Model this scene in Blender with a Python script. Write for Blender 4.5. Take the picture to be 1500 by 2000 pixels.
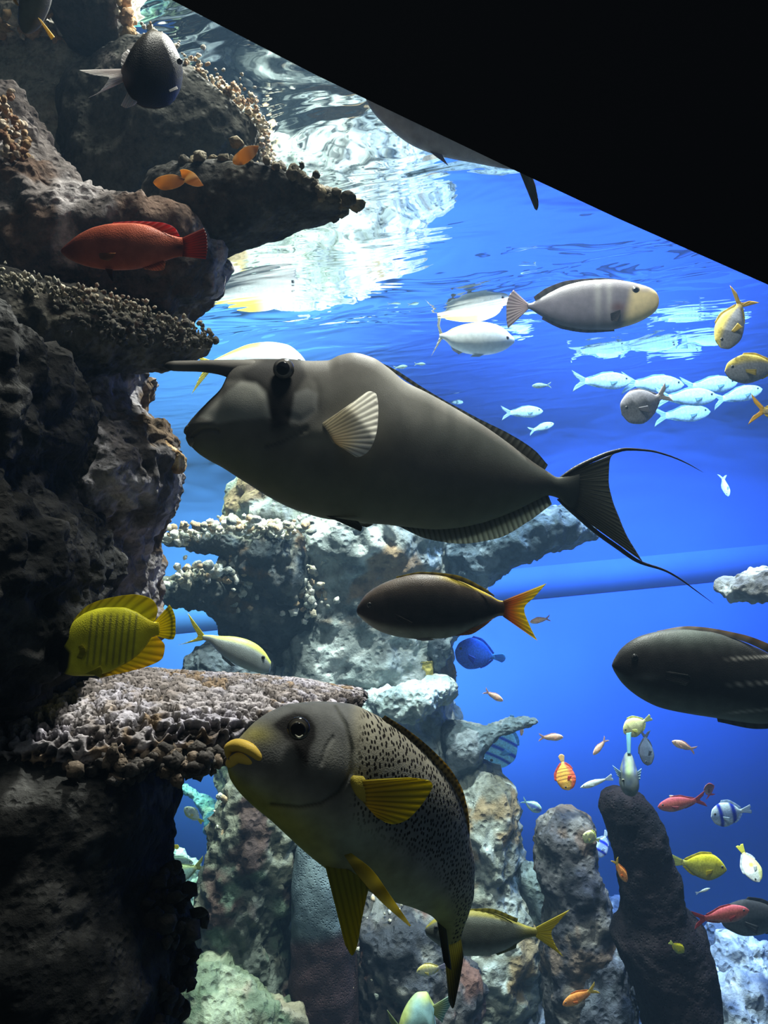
import bpy, math
import numpy as np
from mathutils import Vector, Matrix

for o in list(bpy.data.objects):
    bpy.data.objects.remove(o)
SC = bpy.context.scene
COL = SC.collection

# ------------------------------------------------------------------ camera
F = 1600.0                                   # focal length for the 1500x2000 frame
PITCH, ROLL = math.radians(5.35), math.radians(5.5)
CAMZ = 3.9                                   # eye height over the tank floor
H = 1.5                                      # water surface above the eye
WZ = CAMZ + H
_f = np.array([0, math.cos(PITCH), math.sin(PITCH)])
_r0 = np.array([1.0, 0, 0]); _u0 = np.cross(_r0, _f)
CR = _r0 * math.cos(ROLL) - _u0 * math.sin(ROLL)      # image right
CU = _u0 * math.cos(ROLL) + _r0 * math.sin(ROLL)      # image up
CF = _f
CPOS = np.array([0, 0, CAMZ])
cam = bpy.data.cameras.new('camera'); camo = bpy.data.objects.new('camera', cam)
COL.objects.link(camo); SC.camera = camo
camo.matrix_world = Matrix([[CR[0], CU[0], -CF[0], CPOS[0]], [CR[1], CU[1], -CF[1], CPOS[1]],
                            [CR[2], CU[2], -CF[2], CPOS[2]], [0, 0, 0, 1]])
cam.sensor_fit = 'VERTICAL'; cam.sensor_height = 24.0; cam.lens = 24.0 * F / 2000.0
cam.clip_start = 0.05; cam.clip_end = 60
def P(px, py, d):
    px = np.asarray(px, float); py = np.asarray(py, float)
    return CPOS + np.asarray(d)[..., None] * (CF + ((px - 750) / F)[..., None] * CR + ((1000 - py) / F)[..., None] * CU)

# ------------------------------------------------------------------ world, light, exposure
SC.view_settings.view_transform = 'Standard'; SC.view_settings.look = 'None'
SC.view_settings.exposure = 0.0; SC.view_settings.gamma = 1.0; SC.view_settings.use_curve_mapping = False
w = bpy.data.worlds.new('world'); SC.world = w; w.use_nodes = True
w.node_tree.nodes['Background'].inputs[0].default_value = (0.10, 0.115, 0.115, 1)
w.node_tree.nodes['Background'].inputs[1].default_value = 0.28
def lamp(name, kind, loc, target, energy, color, size=0.5, **kw):
    l = bpy.data.lights.new(name, kind); l.energy = energy; l.color = color
    if kind == 'AREA':
        l.shape = 'DISK'; l.size = size
    elif kind == 'SPOT':
        l.shadow_soft_size = size
    elif kind == 'SUN':
        l.angle = size
    for k, v in kw.items(): setattr(l, k, v)
    o = bpy.data.objects.new(name, l); COL.objects.link(o); o.location = loc
    o.rotation_euler = (Vector(target) - Vector(loc)).to_track_quat('-Z', 'Y').to_euler()
    return o
EZ = CAMZ
lamp('tank_lamp_near', 'SPOT', (0.9, 3.3, WZ + 2.0), (-0.5, 2.0, EZ), 1900, (1.0, 0.97, 0.88), 0.10, spot_size=1.9, spot_blend=0.7)
lamp('tank_lamp_front', 'SPOT', (0.60, 1.36, WZ + 1.4), (-0.15, 1.35, EZ - 0.1), 520, (1.0, 0.96, 0.86), 0.40, spot_size=2.1, spot_blend=0.8)
lamp('tank_lamp_reef', 'SPOT', (0.1, 3.3, WZ + 4.0), (-0.4, 5.4, EZ - 1.0), 2500, (0.92, 1.0, 0.93), 0.12, spot_size=1.05, spot_blend=0.6)
lamp('tank_lamp_wall', 'AREA', (2.6, 4.9, WZ + 2.4), (2.4, 8.6, EZ - 2.2), 640, (0.36, 0.55, 1.0), 2.4, spread=2.2)
lamp('tank_lamp_wall_left', 'AREA', (-2.2, 5.4, WZ + 2.2), (-1.6, 8.6, EZ - 1.0), 380, (0.85, 1.0, 0.60), 1.6, spread=2.0)
lamp('tank_lamp_right', 'SPOT', (2.2, 4.8, WZ + 2.2), (2.2, 4.4, EZ - 1.5), 600, (0.70, 0.84, 1.0), 0.15, spot_size=1.3, spot_blend=0.6)
lamp('added_front_fill', 'AREA', (-0.7, -1.4, EZ + 1.5), (-0.2, 1.5, EZ - 0.1), 2.7, (0.94, 1.0, 0.84), 0.8)  # added unseen fill lamp behind the camera, brightens the near sides
SC.cycles.max_bounces = 8; SC.cycles.transparent_max_bounces = 12; SC.cycles.caustics_reflective = False
SC.cycles.caustics_refractive = False; SC.cycles.sample_clamp_indirect = 4.0

# ------------------------------------------------------------------ numpy noise
def _h(ix, iy, iz, k=0):
    n = (ix.astype(np.int64) * 374761393 + iy.astype(np.int64) * 668265263 + iz.astype(np.int64) * 2147483647 + k * 974634777) & 0xffffffff
    n = ((n ^ (n >> 13)) * 1274126177) & 0xffffffff
    n = ((n ^ (n >> 16)) * 2246822519) & 0xffffffff
    return ((n ^ (n >> 15)) & 0xffffff) / float(0xffffff)
def noise(p, k=0):
    i = np.floor(p); f = p - i; f = f * f * (3 - 2 * f); i = i.astype(np.int64)
    out = 0
    for a in (0, 1):
        wx = f[:, 0] if a else 1 - f[:, 0]
        for b in (0, 1):
            wy = f[:, 1] if b else 1 - f[:, 1]
            for c in (0, 1):
                wz = f[:, 2] if c else 1 - f[:, 2]
                out = out + wx * wy * wz * _h(i[:, 0] + a, i[:, 1] + b, i[:, 2] + c, k)
    return out * 2 - 1
def fbm(p, octv=4, k=0, gain=0.5):
    s = 0; a = 1.0
    for o in range(octv):
        s = s + a * noise(p * 2.0 ** o + 17.3 * o, k + o); a *= gain
    return s
def worley(p, k=0):
    i = np.floor(p).astype(np.int64); best = np.full(len(p), 9.0)
    for a in (-1, 0, 1):
        for b in (-1, 0, 1):
            for c in (-1, 0, 1):
                q = i + np.array([a, b, c])
                d2 = (q[:, 0] + _h(q[:, 0], q[:, 1], q[:, 2], k) - p[:, 0]) ** 2 + (q[:, 1] + _h(q[:, 0], q[:, 1], q[:, 2], k + 5) - p[:, 1]) ** 2 + (q[:, 2] + _h(q[:, 0], q[:, 1], q[:, 2], k + 9) - p[:, 2]) ** 2
                best = np.minimum(best, d2)
    return np.sqrt(best)
def sstep(a, b, x):
    t = np.clip((x - a) / (b - a), 0, 1); return t * t * (3 - 2 * t)
def mixc(c, d, t):
    t = np.asarray(t)[:, None]; return c * (1 - t) + np.asarray(d, float)[None, :] * t
def spline(pts, n, ease=False):
    """smooth resampling of the rows of pts (Catmull-Rom, limited), parametrised by length of the first two columns"""
    pts = np.asarray(pts, float); m = len(pts)
    seg = np.linalg.norm(np.diff(pts[:, :2], axis=0), axis=1) + 1e-6
    t = np.concatenate([[0], np.cumsum(seg)]); t /= t[-1]
    u = np.linspace(0, 1, n)
    if ease: u = 0.5 - 0.5 * np.cos(np.pi * u); u = 0.5 * u + 0.5 * np.linspace(0, 1, n)
    dl = np.diff(pts, axis=0) / np.diff(t)[:, None]
    tan = np.zeros_like(pts); tan[0] = dl[0]; tan[-1] = dl[-1]
    for j in range(1, m - 1):
        same = dl[j - 1] * dl[j] > 0
        hm = 2 * dl[j - 1] * dl[j] / np.where(same, dl[j - 1] + dl[j], 1)
        tan[j] = np.where(same, hm, 0.0)
    k = np.clip(np.searchsorted(t, u, side='right') - 1, 0, m - 2)
    hh = (t[k + 1] - t[k]); s = ((u - t[k]) / hh)[:, None]; hh = hh[:, None]
    return (2 * s ** 3 - 3 * s ** 2 + 1) * pts[k] + (s ** 3 - 2 * s ** 2 + s) * hh * tan[k] + (-2 * s ** 3 + 3 * s ** 2) * pts[k + 1] + (s ** 3 - s ** 2) * hh * tan[k + 1]

# ------------------------------------------------------------------ mesh helpers
def grid_faces(n, m, wrap=True):
    i = np.arange(n - 1)[:, None]; j = np.arange(m if wrap else m - 1)[None, :]
    a = i * m + j; b = i * m + (j + 1) % m
    return np.stack([a, b, b + m, a + m], -1).reshape(-1, 4)
def mk(name, V, Q, col, mat, parent=None, tris=None, mask=None, smooth=True):
    me = bpy.data.meshes.new(name)
    V = np.asarray(V, np.float32)
    Q = np.asarray(Q, np.int32).reshape(-1, 4)
    T = np.asarray(tris if tris is not None else np.zeros((0, 3)), np.int32).reshape(-1, 3)
    me.vertices.add(len(V)); me.vertices.foreach_set('co', V.ravel())
    loops = np.concatenate([Q.ravel(), T.ravel()])
    me.loops.add(len(loops)); me.loops.foreach_set('vertex_index', loops)
    st = np.concatenate([np.arange(len(Q)) * 4, len(Q) * 4 + np.arange(len(T)) * 3]).astype(np.int32)
    me.polygons.add(len(st)); me.polygons.foreach_set('loop_start', st)
    me.update(calc_edges=True)
    if smooth: me.polygons.foreach_set('use_smooth', np.ones(len(st), bool))
    if col is not None:
        col = np.asarray(col, float)
        if col.ndim == 1: col = np.tile(col, (len(V), 1))
        c = np.ones((len(V), 4), np.float32); c[:, :3] = np.clip(col, 0, 1)
        a = me.color_attributes.new('Col', 'FLOAT_COLOR', 'POINT'); a.data.foreach_set('color', c.ravel())
    if mask is not None:
        a = me.attributes.new('Mask', 'FLOAT', 'POINT'); a.data.foreach_set('value', np.asarray(mask, np.float32))
    me.validate(); me.materials.append(mat)
    o = bpy.data.objects.new(name, me); COL.objects.link(o)
    if parent is not None: o.parent = parent
    return o
def normals(V, n, m):
    G = V.reshape(n, m, 3)
    du = np.gradient(G, axis=0); dv = (np.roll(G, -1, 1) - np.roll(G, 1, 1))
    N = np.cross(dv, du); N /= (np.linalg.norm(N, axis=2, keepdims=True) + 1e-9)
    c = G.mean(1, keepdims=True)
    if np.sum(N * (G - c)) < 0: N = -N
    return N.reshape(-1, 3)
def caps(V, Q, n, m, extra=None):
    """closes both ends of a lofted tube with fans"""
    c0 = V[:m].mean(0); c1 = V[-m:].mean(0); k = len(V)
    V = np.vstack([V, c0, c1]); j = np.arange(m)
    T0 = np.stack([np.full(m, k), (j + 1) % m, j], -1); b = (n - 1) * m
    T1 = np.stack([np.full(m, k + 1), b + j, b + (j + 1) % m], -1)
    return V, np.vstack([T0, T1])
def tag(o, label=None, cat=None, group=None, kind=None):
    if label: o['label'] = label
    if cat: o['category'] = cat
    if group: o['group'] = group
    if kind: o['kind'] = kind
    return o
def empty(name, label, cat, group=None):
    o = bpy.data.objects.new(name, None); COL.objects.link(o); o.empty_display_size = 0.05
    return tag(o, label, cat, group)

# ------------------------------------------------------------------ materials
MATS = {}
def nt(name):
    m = bpy.data.materials.new(name); m.use_nodes = True; t = m.node_tree; t.nodes.clear()
    return m, t, t.nodes, t.links
def nd(N, typ, **kw):
    n = N.new(typ)
    for k, v in kw.items():
        if k.startswith('i_'):
            n.inputs[k[2:].replace('_', ' ')].default_value = v
        else: setattr(n, k, v)
    return n
def mrgb(N, L, a, b, fac, blend='MIX'):
    n = N.new('ShaderNodeMix'); n.data_type = 'RGBA'; n.blend_type = blend
    for s, v in ((n.inputs[0], fac), (n.inputs[6], a), (n.inputs[7], b)):
        if hasattr(v, 'links'): L.new(v, s)
        else: s.default_value = v if not isinstance(v, tuple) else (*v[:3], 1)
    return n.outputs[2]
def ramp(N, L, src, stops):
    r = N.new('ShaderNodeValToRGB'); e = r.color_ramp.elements
    while len(e) < len(stops): e.new(0.5)
    for q, (p, c) in zip(e, stops):
        q.position = p; q.color = (*c, 1) if isinstance(c, tuple) else (c, c, c, 1)
    L.new(src, r.inputs[0]); return r.outputs[0]
def mat_rock(name, scale=30, bump=0.02, pits=60, var=(0.45, 1.5), rough=0.85, patch=None):
    """vertex colour x crusty procedural variation, pitted bump"""
    if name in MATS: return MATS[name]
    m, t, N, L = nt(name)
    at = nd(N, 'ShaderNodeAttribute', attribute_name='Col'); tc = N.new('ShaderNodeTexCoord')
    n1 = nd(N, 'ShaderNodeTexNoise', i_Scale=scale, i_Detail=8, i_Roughness=0.7); L.new(tc.outputs['Object'], n1.inputs['Vector'])
    v1 = nd(N, 'ShaderNodeTexVoronoi', i_Scale=pits); L.new(tc.outputs['Object'], v1.inputs['Vector'])
    f1 = ramp(N, L, n1.outputs[0], [(0.32, var[0]), (0.70, var[1])])
    c = mrgb(N, L, at.outputs[0], f1, 1.0, 'MULTIPLY')
    if patch:
        n2 = nd(N, 'ShaderNodeTexNoise', i_Scale=patch[0], i_Detail=6, i_Roughness=0.65); L.new(tc.outputs['Object'], n2.inputs['Vector'])
        c = mrgb(N, L, c, patch[1], ramp(N, L, n2.outputs[0], [(0.52, 0.0), (0.62, 1.0)]))
    vr = ramp(N, L, v1.outputs[0], [(0.05, 0.0), (0.45, 1.0)])
    ad = nd(N, 'ShaderNodeMath', operation='MULTIPLY_ADD'); L.new(vr, ad.inputs[0]); ad.inputs[1].default_value = 0.5; L.new(n1.outputs[0], ad.inputs[2])
    b = nd(N, 'ShaderNodeBump', i_Strength=1.0, i_Distance=bump); L.new(ad.outputs[0], b.inputs['Height'])
    p = nd(N, 'ShaderNodeBsdfPrincipled', i_Roughness=rough); L.new(c, p.inputs['Base Color']); L.new(b.outputs[0], p.inputs['Normal'])
    p.inputs['Specular IOR Level'].default_value = 0.12
    o = N.new('ShaderNodeOutputMaterial'); L.new(p.outputs[0], o.inputs[0]); MATS[name] = m; return m
def mat_skin(name, rough=0.42, scale=500, bump=0.0006, spec=0.10, spots=None, mott=0.25, stretch=(1, 1, 1)):
    """fish skin: vertex colour, faint mottling, fine scales; spots = (scale, colour, lo, hi) masked by the Mask attribute"""
    if name in MATS: return MATS[name]
    m, t, N, L = nt(name)
    at = nd(N, 'ShaderNodeAttribute', attribute_name='Col'); tc = N.new('ShaderNodeTexCoord')
    n1 = nd(N, 'ShaderNodeTexNoise', i_Scale=35, i_Detail=5); L.new(tc.outputs['Object'], n1.inputs['Vector'])
    f1 = ramp(N, L, n1.outputs[0], [(0.3, 1 - mott), (0.7, 1 + mott)])
    c = mrgb(N, L, at.outputs[0], f1, 1.0, 'MULTIPLY')
    if spots:
        mk_ = nd(N, 'ShaderNodeAttribute', attribute_name='Mask')
        mp = N.new('ShaderNodeMapping'); L.new(tc.outputs['Object'], mp.inputs[0]); mp.inputs['Scale'].default_value = stretch
        mp.inputs['Rotation'].default_value = (math.pi / 2, 0.6, 0)
        v = nd(N, 'ShaderNodeTexVoronoi', voronoi_dimensions='2D', i_Scale=spots[0], i_Randomness=0.85); L.new(mp.outputs[0], v.inputs['Vector'])
        s = ramp(N, L, v.outputs[0], [(spots[2], 1.0), (spots[3], 0.0)])
        mu = nd(N, 'ShaderNodeMath', operation='MULTIPLY'); L.new(s, mu.inputs[0]); L.new(mk_.outputs['Fac'], mu.inputs[1])
        c = mrgb(N, L, c, spots[1], mu.outputs[0])
    v1 = nd(N, 'ShaderNodeTexVoronoi', i_Scale=scale); L.new(tc.outputs['Object'], v1.inputs['Vector'])
    b = nd(N, 'ShaderNodeBump', i_Strength=0.6, i_Distance=bump); L.new(v1.outputs[0], b.inputs['Height'])
    p = nd(N, 'ShaderNodeBsdfPrincipled', i_Roughness=rough); L.new(c, p.inputs['Base Color']); L.new(b.outputs[0], p.inputs['Normal'])
    p.inputs['Specular IOR Level'].default_value = spec
    o = N.new('ShaderNodeOutputMaterial'); L.new(p.outputs[0], o.inputs[0]); MATS[name] = m; return m
def mat_fin(name, trans=0.5):
    if name in MATS: return MATS[name]
    m, t, N, L = nt(name)
    at = nd(N, 'ShaderNodeAttribute', attribute_name='Col')
    p = nd(N, 'ShaderNodeBsdfPrincipled', i_Roughness=0.5); L.new(at.outputs[0], p.inputs['Base Color'])
    p.inputs['Specular IOR Level'].default_value = 0.3
    tr = N.new('ShaderNodeBsdfTranslucent'); L.new(at.outputs[0], tr.inputs[0])
    mx = N.new('ShaderNodeMixShader'); mx.inputs[0].default_value = trans; L.new(p.outputs[0], mx.inputs[1]); L.new(tr.outputs[0], mx.inputs[2])
    o = N.new('ShaderNodeOutputMaterial'); L.new(mx.outputs[0], o.inputs[0]); MATS[name] = m; return m
def mat_eye():
    if 'eye' in MATS: return MATS['eye']
    m, t, N, L = nt('eye')
    at = nd(N, 'ShaderNodeAttribute', attribute_name='Col')
    p = nd(N, 'ShaderNodeBsdfPrincipled', i_Roughness=0.12); L.new(at.outputs[0], p.inputs['Base Color'])
    o = N.new('ShaderNodeOutputMaterial'); L.new(p.outputs[0], o.inputs[0]); MATS['eye'] = m; return m
SKIN = mat_skin('fish_skin'); SILVER = mat_skin('silver_skin', rough=0.4, spec=0.3, mott=0.12)
FIN = mat_fin('fin_membrane')

# ------------------------------------------------------------------ the setting
def box(name, lo, hi, mat, kind='structure'):
    lo = np.array(lo, float); hi = np.array(hi, float); c = (lo + hi) / 2
    V = np.array([[x, y, z] for x in (lo[0], hi[0]) for y in (lo[1], hi[1]) for z in (lo[2], hi[2])]) - c
    Q = [[0, 1, 3, 2], [4, 6, 7, 5], [0, 4, 5, 1], [2, 3, 7, 6], [0, 2, 6, 4], [1, 5, 7, 3]]
    o = mk(name, V, Q, None, mat, smooth=False); o.location = c
    if kind: o['kind'] = kind
    return o
def mat_wall(name, base, dark, sc=0.6, rough=0.7):
    m, t, N, L = nt(name); tc = N.new('ShaderNodeTexCoord')
    n = nd(N, 'ShaderNodeTexNoise', i_Scale=sc, i_Detail=3); L.new(tc.outputs['Object'], n.inputs['Vector'])
    c = ramp(N, L, n.outputs[0], [(0.35, dark), (0.65, base)])
    p = nd(N, 'ShaderNodeBsdfPrincipled', i_Roughness=rough); L.new(c, p.inputs['Base Color']); p.inputs['Specular IOR Level'].default_value = 0.2
    o = N.new('ShaderNodeOutputMaterial'); L.new(p.outputs[0], o.inputs[0]); return m
BLUE = mat_wall('blue_painted_wall', (0.06, 0.18, 0.80), (0.052, 0.155, 0.72))
BAND = mat_wall('paler_blue_ledge', (0.085, 0.24, 0.86), (0.08, 0.22, 0.82), 2.0)
XL, XR, YB = -4.6, 5.6, 8.6
box('wall_back', (XL, YB, -0.1), (XR, YB + 0.2, WZ + 0.25), BLUE)
box('wall_left', (XL - 0.2, 0.7, -0.1), (XL, YB + 0.2, WZ + 0.25), BLUE)
box('wall_right', (XR, 0.7, -0.1), (XR + 0.2, YB + 0.2, WZ + 0.25), BLUE)
box('trim_1', (XL, YB - 0.008, CAMZ - 0.25), (XR, YB, CAMZ + 0.08), BAND)

def water():
    m, t, N, L = nt('water_surface'); tc = N.new('ShaderNodeTexCoord')
    mp = N.new('ShaderNodeMapping'); L.new(tc.outputs['Object'], mp.inputs[0]); mp.inputs['Scale'].default_value = (0.8, 1.5, 1)
    n1 = nd(N, 'ShaderNodeTexNoise', i_Scale=2.2, i_Detail=2.5, i_Roughness=0.5, i_Distortion=0.6); L.new(mp.outputs[0], n1.inputs['Vector'])
    b = nd(N, 'ShaderNodeBump', i_Strength=1.0, i_Distance=0.012); L.new(n1.outputs[0], b.inputs['Height'])
    fr = nd(N, 'ShaderNodeFresnel', i_IOR=1.333); L.new(b.outputs[0], fr.inputs['Normal'])
    g = nd(N, 'ShaderNodeBsdfGlossy', i_Roughness=0.02); g.inputs[0].default_value = (1, 1, 1, 1); L.new(b.outputs[0], g.inputs['Normal'])
    tr = N.new('ShaderNodeBsdfTransparent'); mx = N.new('ShaderNodeMixShader')
    L.new(fr.outputs[0], mx.inputs[0]); L.new(tr.outputs[0], mx.inputs[1]); L.new(g.outputs[0], mx.inputs[2])
    o = N.new('ShaderNodeOutputMaterial'); L.new(mx.outputs[0], o.inputs[0])
    xs = np.linspace(XL, XR, 60); ys = np.linspace(0.72, YB, 50); X, Y = np.meshgrid(xs, ys, indexing='ij')
    V = np.stack([X, Y, np.full_like(X, WZ)], -1).reshape(-1, 3)
    i = np.arange(59)[:, None]; j = np.arange(49)[None, :]; a = i * 50 + j
    Q = np.stack([a, a + 50, a + 51, a + 1], -1).reshape(-1, 4)
    ob = mk('water_surface', V, Q, None, m); ob['kind'] = 'structure'; return ob
water()
def water_body():
    m, t, N, L = nt('clear_water'); sc = nd(N, 'ShaderNodeVolumeScatter', i_Density=0.013, i_Anisotropy=0.2); sc.inputs[0].default_value = (0.35, 0.62, 1.0, 1)
    ab = nd(N, 'ShaderNodeVolumeAbsorption', i_Density=0.06); ab.inputs[0].default_value = (0.25, 0.80, 0.95, 1)
    ad = N.new('ShaderNodeAddShader'); L.new(sc.outputs[0], ad.inputs[0]); L.new(ab.outputs[0], ad.inputs[1])
    o = N.new('ShaderNodeOutputMaterial'); L.new(ad.outputs[0], o.inputs['Volume'])
    box('water_body', (XL + .003, 0.74, 0.0), (XR - .003, YB - .012, WZ - 0.002), m, 'stuff')
water_body()
SC.cycles.volume_bounces = 0
# black panel over the viewing window, its lower edge sloping down to the right
def front_panel():
    m, t, N, L = nt('black_panel'); p = nd(N, 'ShaderNodeBsdfPrincipled', i_Roughness=0.75)
    p.inputs['Base Color'].default_value = (0.020, 0.025, 0.040, 1); p.inputs['Specular IOR Level'].default_value = 0.25
    o = N.new('ShaderNodeOutputMaterial'); L.new(p.outputs[0], o.inputs[0])
    pts = [(-900, -620), (-100, -213), (335, 0), (620, 148), (1000, 330), (1210, 428), (1500, 556), (1760, 668), (2700, 1075), (2700, -1200), (-900, -1200)]
    V = np.array([P(a, b, dd) for dd in (0.58, 0.66) for a, b in pts]); n = len(pts)
    bm_f = [[i, (i + 1) % n, n + (i + 1) % n, n + i] for i in range(n)]
    me = bpy.data.meshes.new('wall_front'); me.from_pydata(V.tolist(), [], bm_f + [list(range(n))[::-1], list(range(n, 2 * n))]); me.update()
    me.materials.append(m); ob = bpy.data.objects.new('wall_front', me); COL.objects.link(ob); ob['kind'] = 'structure'
front_panel()
def pane():
    m, t, N, L = nt('clear_acrylic'); tr = N.new('ShaderNodeBsdfTransparent'); tr.inputs[0].default_value = (0.985, 0.995, 0.99, 1)
    o = N.new('ShaderNodeOutputMaterial'); L.new(tr.outputs[0], o.inputs[0])
    V = np.array([P(a, b, 0.70) for a, b in ((-900, -1200), (2700, -1200), (2700, 2900), (-900, 2900))])
    ob = mk('window_1', V, [[0, 1, 2, 3]], None, m, smooth=False); ob['kind'] = 'structure'
pane()
def floor():
    nx, ny = 300, 260
    xs = np.linspace(XL, XR, nx); ys = np.linspace(0.7, YB, ny); X, Y = np.meshgrid(xs, ys, indexing='ij')
    p = np.stack([X, Y, np.zeros_like(X)], -1).reshape(-1, 3)
    lump = 1 - worley(p * [2.2, 2.2, 1], 3)
    Z = 0.10 * fbm(p * 1.1, 3, 7) + 0.20 * np.clip(lump, 0, 1) ** 2 + 0.03 * fbm(p * 9, 3, 4)
    Z = Z + 0.35 * sstep(5.6, 8.2, p[:, 1]) * sstep(0.5, -1.0, p[:, 0]) * (0.6 + 0.6 * noise(p * 1.3, 31))
    c = np.tile([0.50, 0.52, 0.46], (len(p), 1)) * (0.75 + 0.35 * fbm(p * 6, 3, 9))[:, None]
    V = p.copy(); V[:, 2] = Z
    i = np.arange(nx - 1)[:, None]; j = np.arange(ny - 1)[None, :]; a = i * ny + j
    Q = np.stack([a, a + ny, a + ny + 1, a + 1], -1).reshape(-1, 4)
    o = mk('floor', V, Q, c, mat_rock('rubble_floor', scale=12, bump=0.05, pits=22, var=(0.35, 1.3))); o['kind'] = 'structure'
floor()

# ------------------------------------------------------------------ reef rock
def rock_col(V, pal, fs, k):
    """pal = (base, dark, light, accent): blotches of growth fixed to the rock"""
    a = fbm(V * fs, 4, k); b = fbm(V * fs * 2.3 + 5, 4, k + 20)
    c = np.tile(np.array(pal[0], float), (len(V), 1))
    c = mixc(c, pal[1], sstep(0.05, 0.45, a)); c = mixc(c, pal[2], sstep(0.1, 0.5, b))
    if len(pal) > 3: c = mixc(c, pal[3], sstep(0.30, 0.55, fbm(V * fs * 1.6 + 11, 4, k + 40)))
    return c
def surf(pairs, n, m, ends, e=1.0):
    S = spline(pairs, n)
    A = P(S[:, 0], S[:, 1], S[:, 4]); B = P(S[:, 2], S[:, 3], S[:, 4])
    c = (A + B) / 2; h = (A - B) / 2
    s = np.linspace(0, 1, n); k = np.ones(n)
    for end, q in ((ends[0], s), (ends[1], 1 - s)):
        if end > 0: k *= np.sqrt(np.clip(1 - np.clip((end - q) / end, 0, 1) ** 2, 0.0004, 1))
    t = np.linspace(0, 2 * np.pi, m, endpoint=False)
    ct, st = np.cos(t), np.sin(t)
    ct = np.sign(ct) * np.abs(ct) ** e; st = np.sign(st) * np.abs(st) ** e
    V = c[:, None, :] + (k[:, None] * ct)[:, :, None] * h[:, None, :] + (k[:, None] * st)[:, :, None] * (S[:, 5][:, None, None] * np.array([0, 1.0, 0]))
    return V.reshape(-1, 3)
def rock(name, label, cat, pairs, mat, pal, amp=0.03, fs=4.0, pit=None, n=200, m=150, ends=(0.05, 0.05), e=0.8, k=0, parent=None, fine=0.25, group=None, ridge=0, pitr=(0.12, 0.42), pit_shade=None):
    V = surf(pairs, n, m, ends, e); N = normals(V, n, m)
    d = amp * fbm(V * fs, 4, k) + amp * fine * fbm(V * fs * 6, 3, k + 3)
    if ridge: d = d + ridge * (1 - 2 * np.abs(noise(V * fs * 2.5, k + 8)))
    col = rock_col(V, pal, fs, k)
    if pit:                                      # (cells per metre, depth): honeycomb of holes with raised rims
        w_ = worley(V * pit[0] + 0.5 * fbm(V * pit[0] * .6, 2, k)[:, None], k + 2); d = d - pit[1] * (1 - sstep(pitr[0], pitr[1], w_)) + 0.35 * pit[1] * sstep(0.45, 0.8, w_)
        if pit_shade is not None: col = mixc(col, pit_shade, 1 - sstep(pitr[0] - .02, pitr[1] + .03, w_))  # shade inside the holes painted into the vertex colour
    V = V + N * d[:, None]
    Q = grid_faces(n, m); V, T = caps(V, Q, n, m); col = np.vstack([col, col[:1], col[-1:]])
    o0 = V.mean(0) if parent is None else np.array(parent.location)
    o = mk(name, V - o0, Q, col, mat, parent, tris=T)
    if parent is None: o.location = o0; tag(o, label, cat, group)
    return o
_ico = None
def ico():
    global _ico
    if _ico is None:
        import bmesh
        b = bmesh.new(); bmesh.ops.create_icosphere(b, subdivisions=2, radius=1)
        _ico = (np.array([v.co[:] for v in b.verts]), np.array([[v.index for v in f.verts] for f in b.faces])); b.free()
    return _ico
def knobs(name, path, count, size, pals, mat, parent, spread=(0.03, 0.03, 0.02), seed=1, stretch=1.0, rough=0.55):
    """polyp heads clustered along a rim: path rows (px, py, depth)"""
    rg = np.random.RandomState(seed); S = spline(path, 400); pts = P(S[:, 0], S[:, 1], S[:, 2])
    U, T = ico(); VV, TT, CC = [], [], []
    for i in range(count):
        c = pts[rg.randint(len(pts))] + rg.normal(size=3) * np.array(spread)
        r = rg.uniform(size[0], size[1]); sc = r * np.array([rg.uniform(.7, 1.3), rg.uniform(.7, 1.3), rg.uniform(.7, 1.3) * stretch])
        q = U * sc; q = q * (1 + rough * noise(U * 2.2 + rg.rand(3) * 50, 3))[:, None]
        TT.append(T + len(U) * i); VV.append(q + c)
        p = np.array(pals[rg.randint(len(pals))]) * rg.uniform(0.75, 1.2); CC.append(np.tile(p, (len(U), 1)))
    V = np.vstack(VV) - np.array(parent.location)
    return tag(mk(name, V, [], np.vstack(CC), mat, parent, tris=np.vstack(TT)), kind='stuff')

R_NEAR = mat_rock('near_reef_rock', scale=28, bump=0.012, pits=70, var=(0.35, 1.7))
R_PORE = mat_rock('porous_coral_rock', scale=45, bump=0.006, pits=130, var=(0.45, 1.5))
R_FAR = mat_rock('pillar_reef_rock', scale=9, bump=0.035, pits=24, var=(0.55, 1.35))
R_CRUST = mat_rock('polyp_crust', scale=60, bump=0.004, pits=120, var=(0.6, 1.4))
GREY = ((0.20, 0.18, 0.17), (0.07, 0.06, 0.055), (0.40, 0.37, 0.37), (0.16, 0.09, 0.05))
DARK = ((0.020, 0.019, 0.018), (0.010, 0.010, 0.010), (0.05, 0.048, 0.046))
DARKG = ((0.075, 0.075, 0.065), (0.035, 0.035, 0.03), (0.14, 0.13, 0.12))
PALE = ((0.46, 0.44, 0.37), (0.30, 0.28, 0.23), (0.55, 0.52, 0.45))
CREAM = [(0.62, 0.55, 0.42), (0.72, 0.68, 0.58), (0.50, 0.34, 0.18), (0.60, 0.40, 0.24)]

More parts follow.
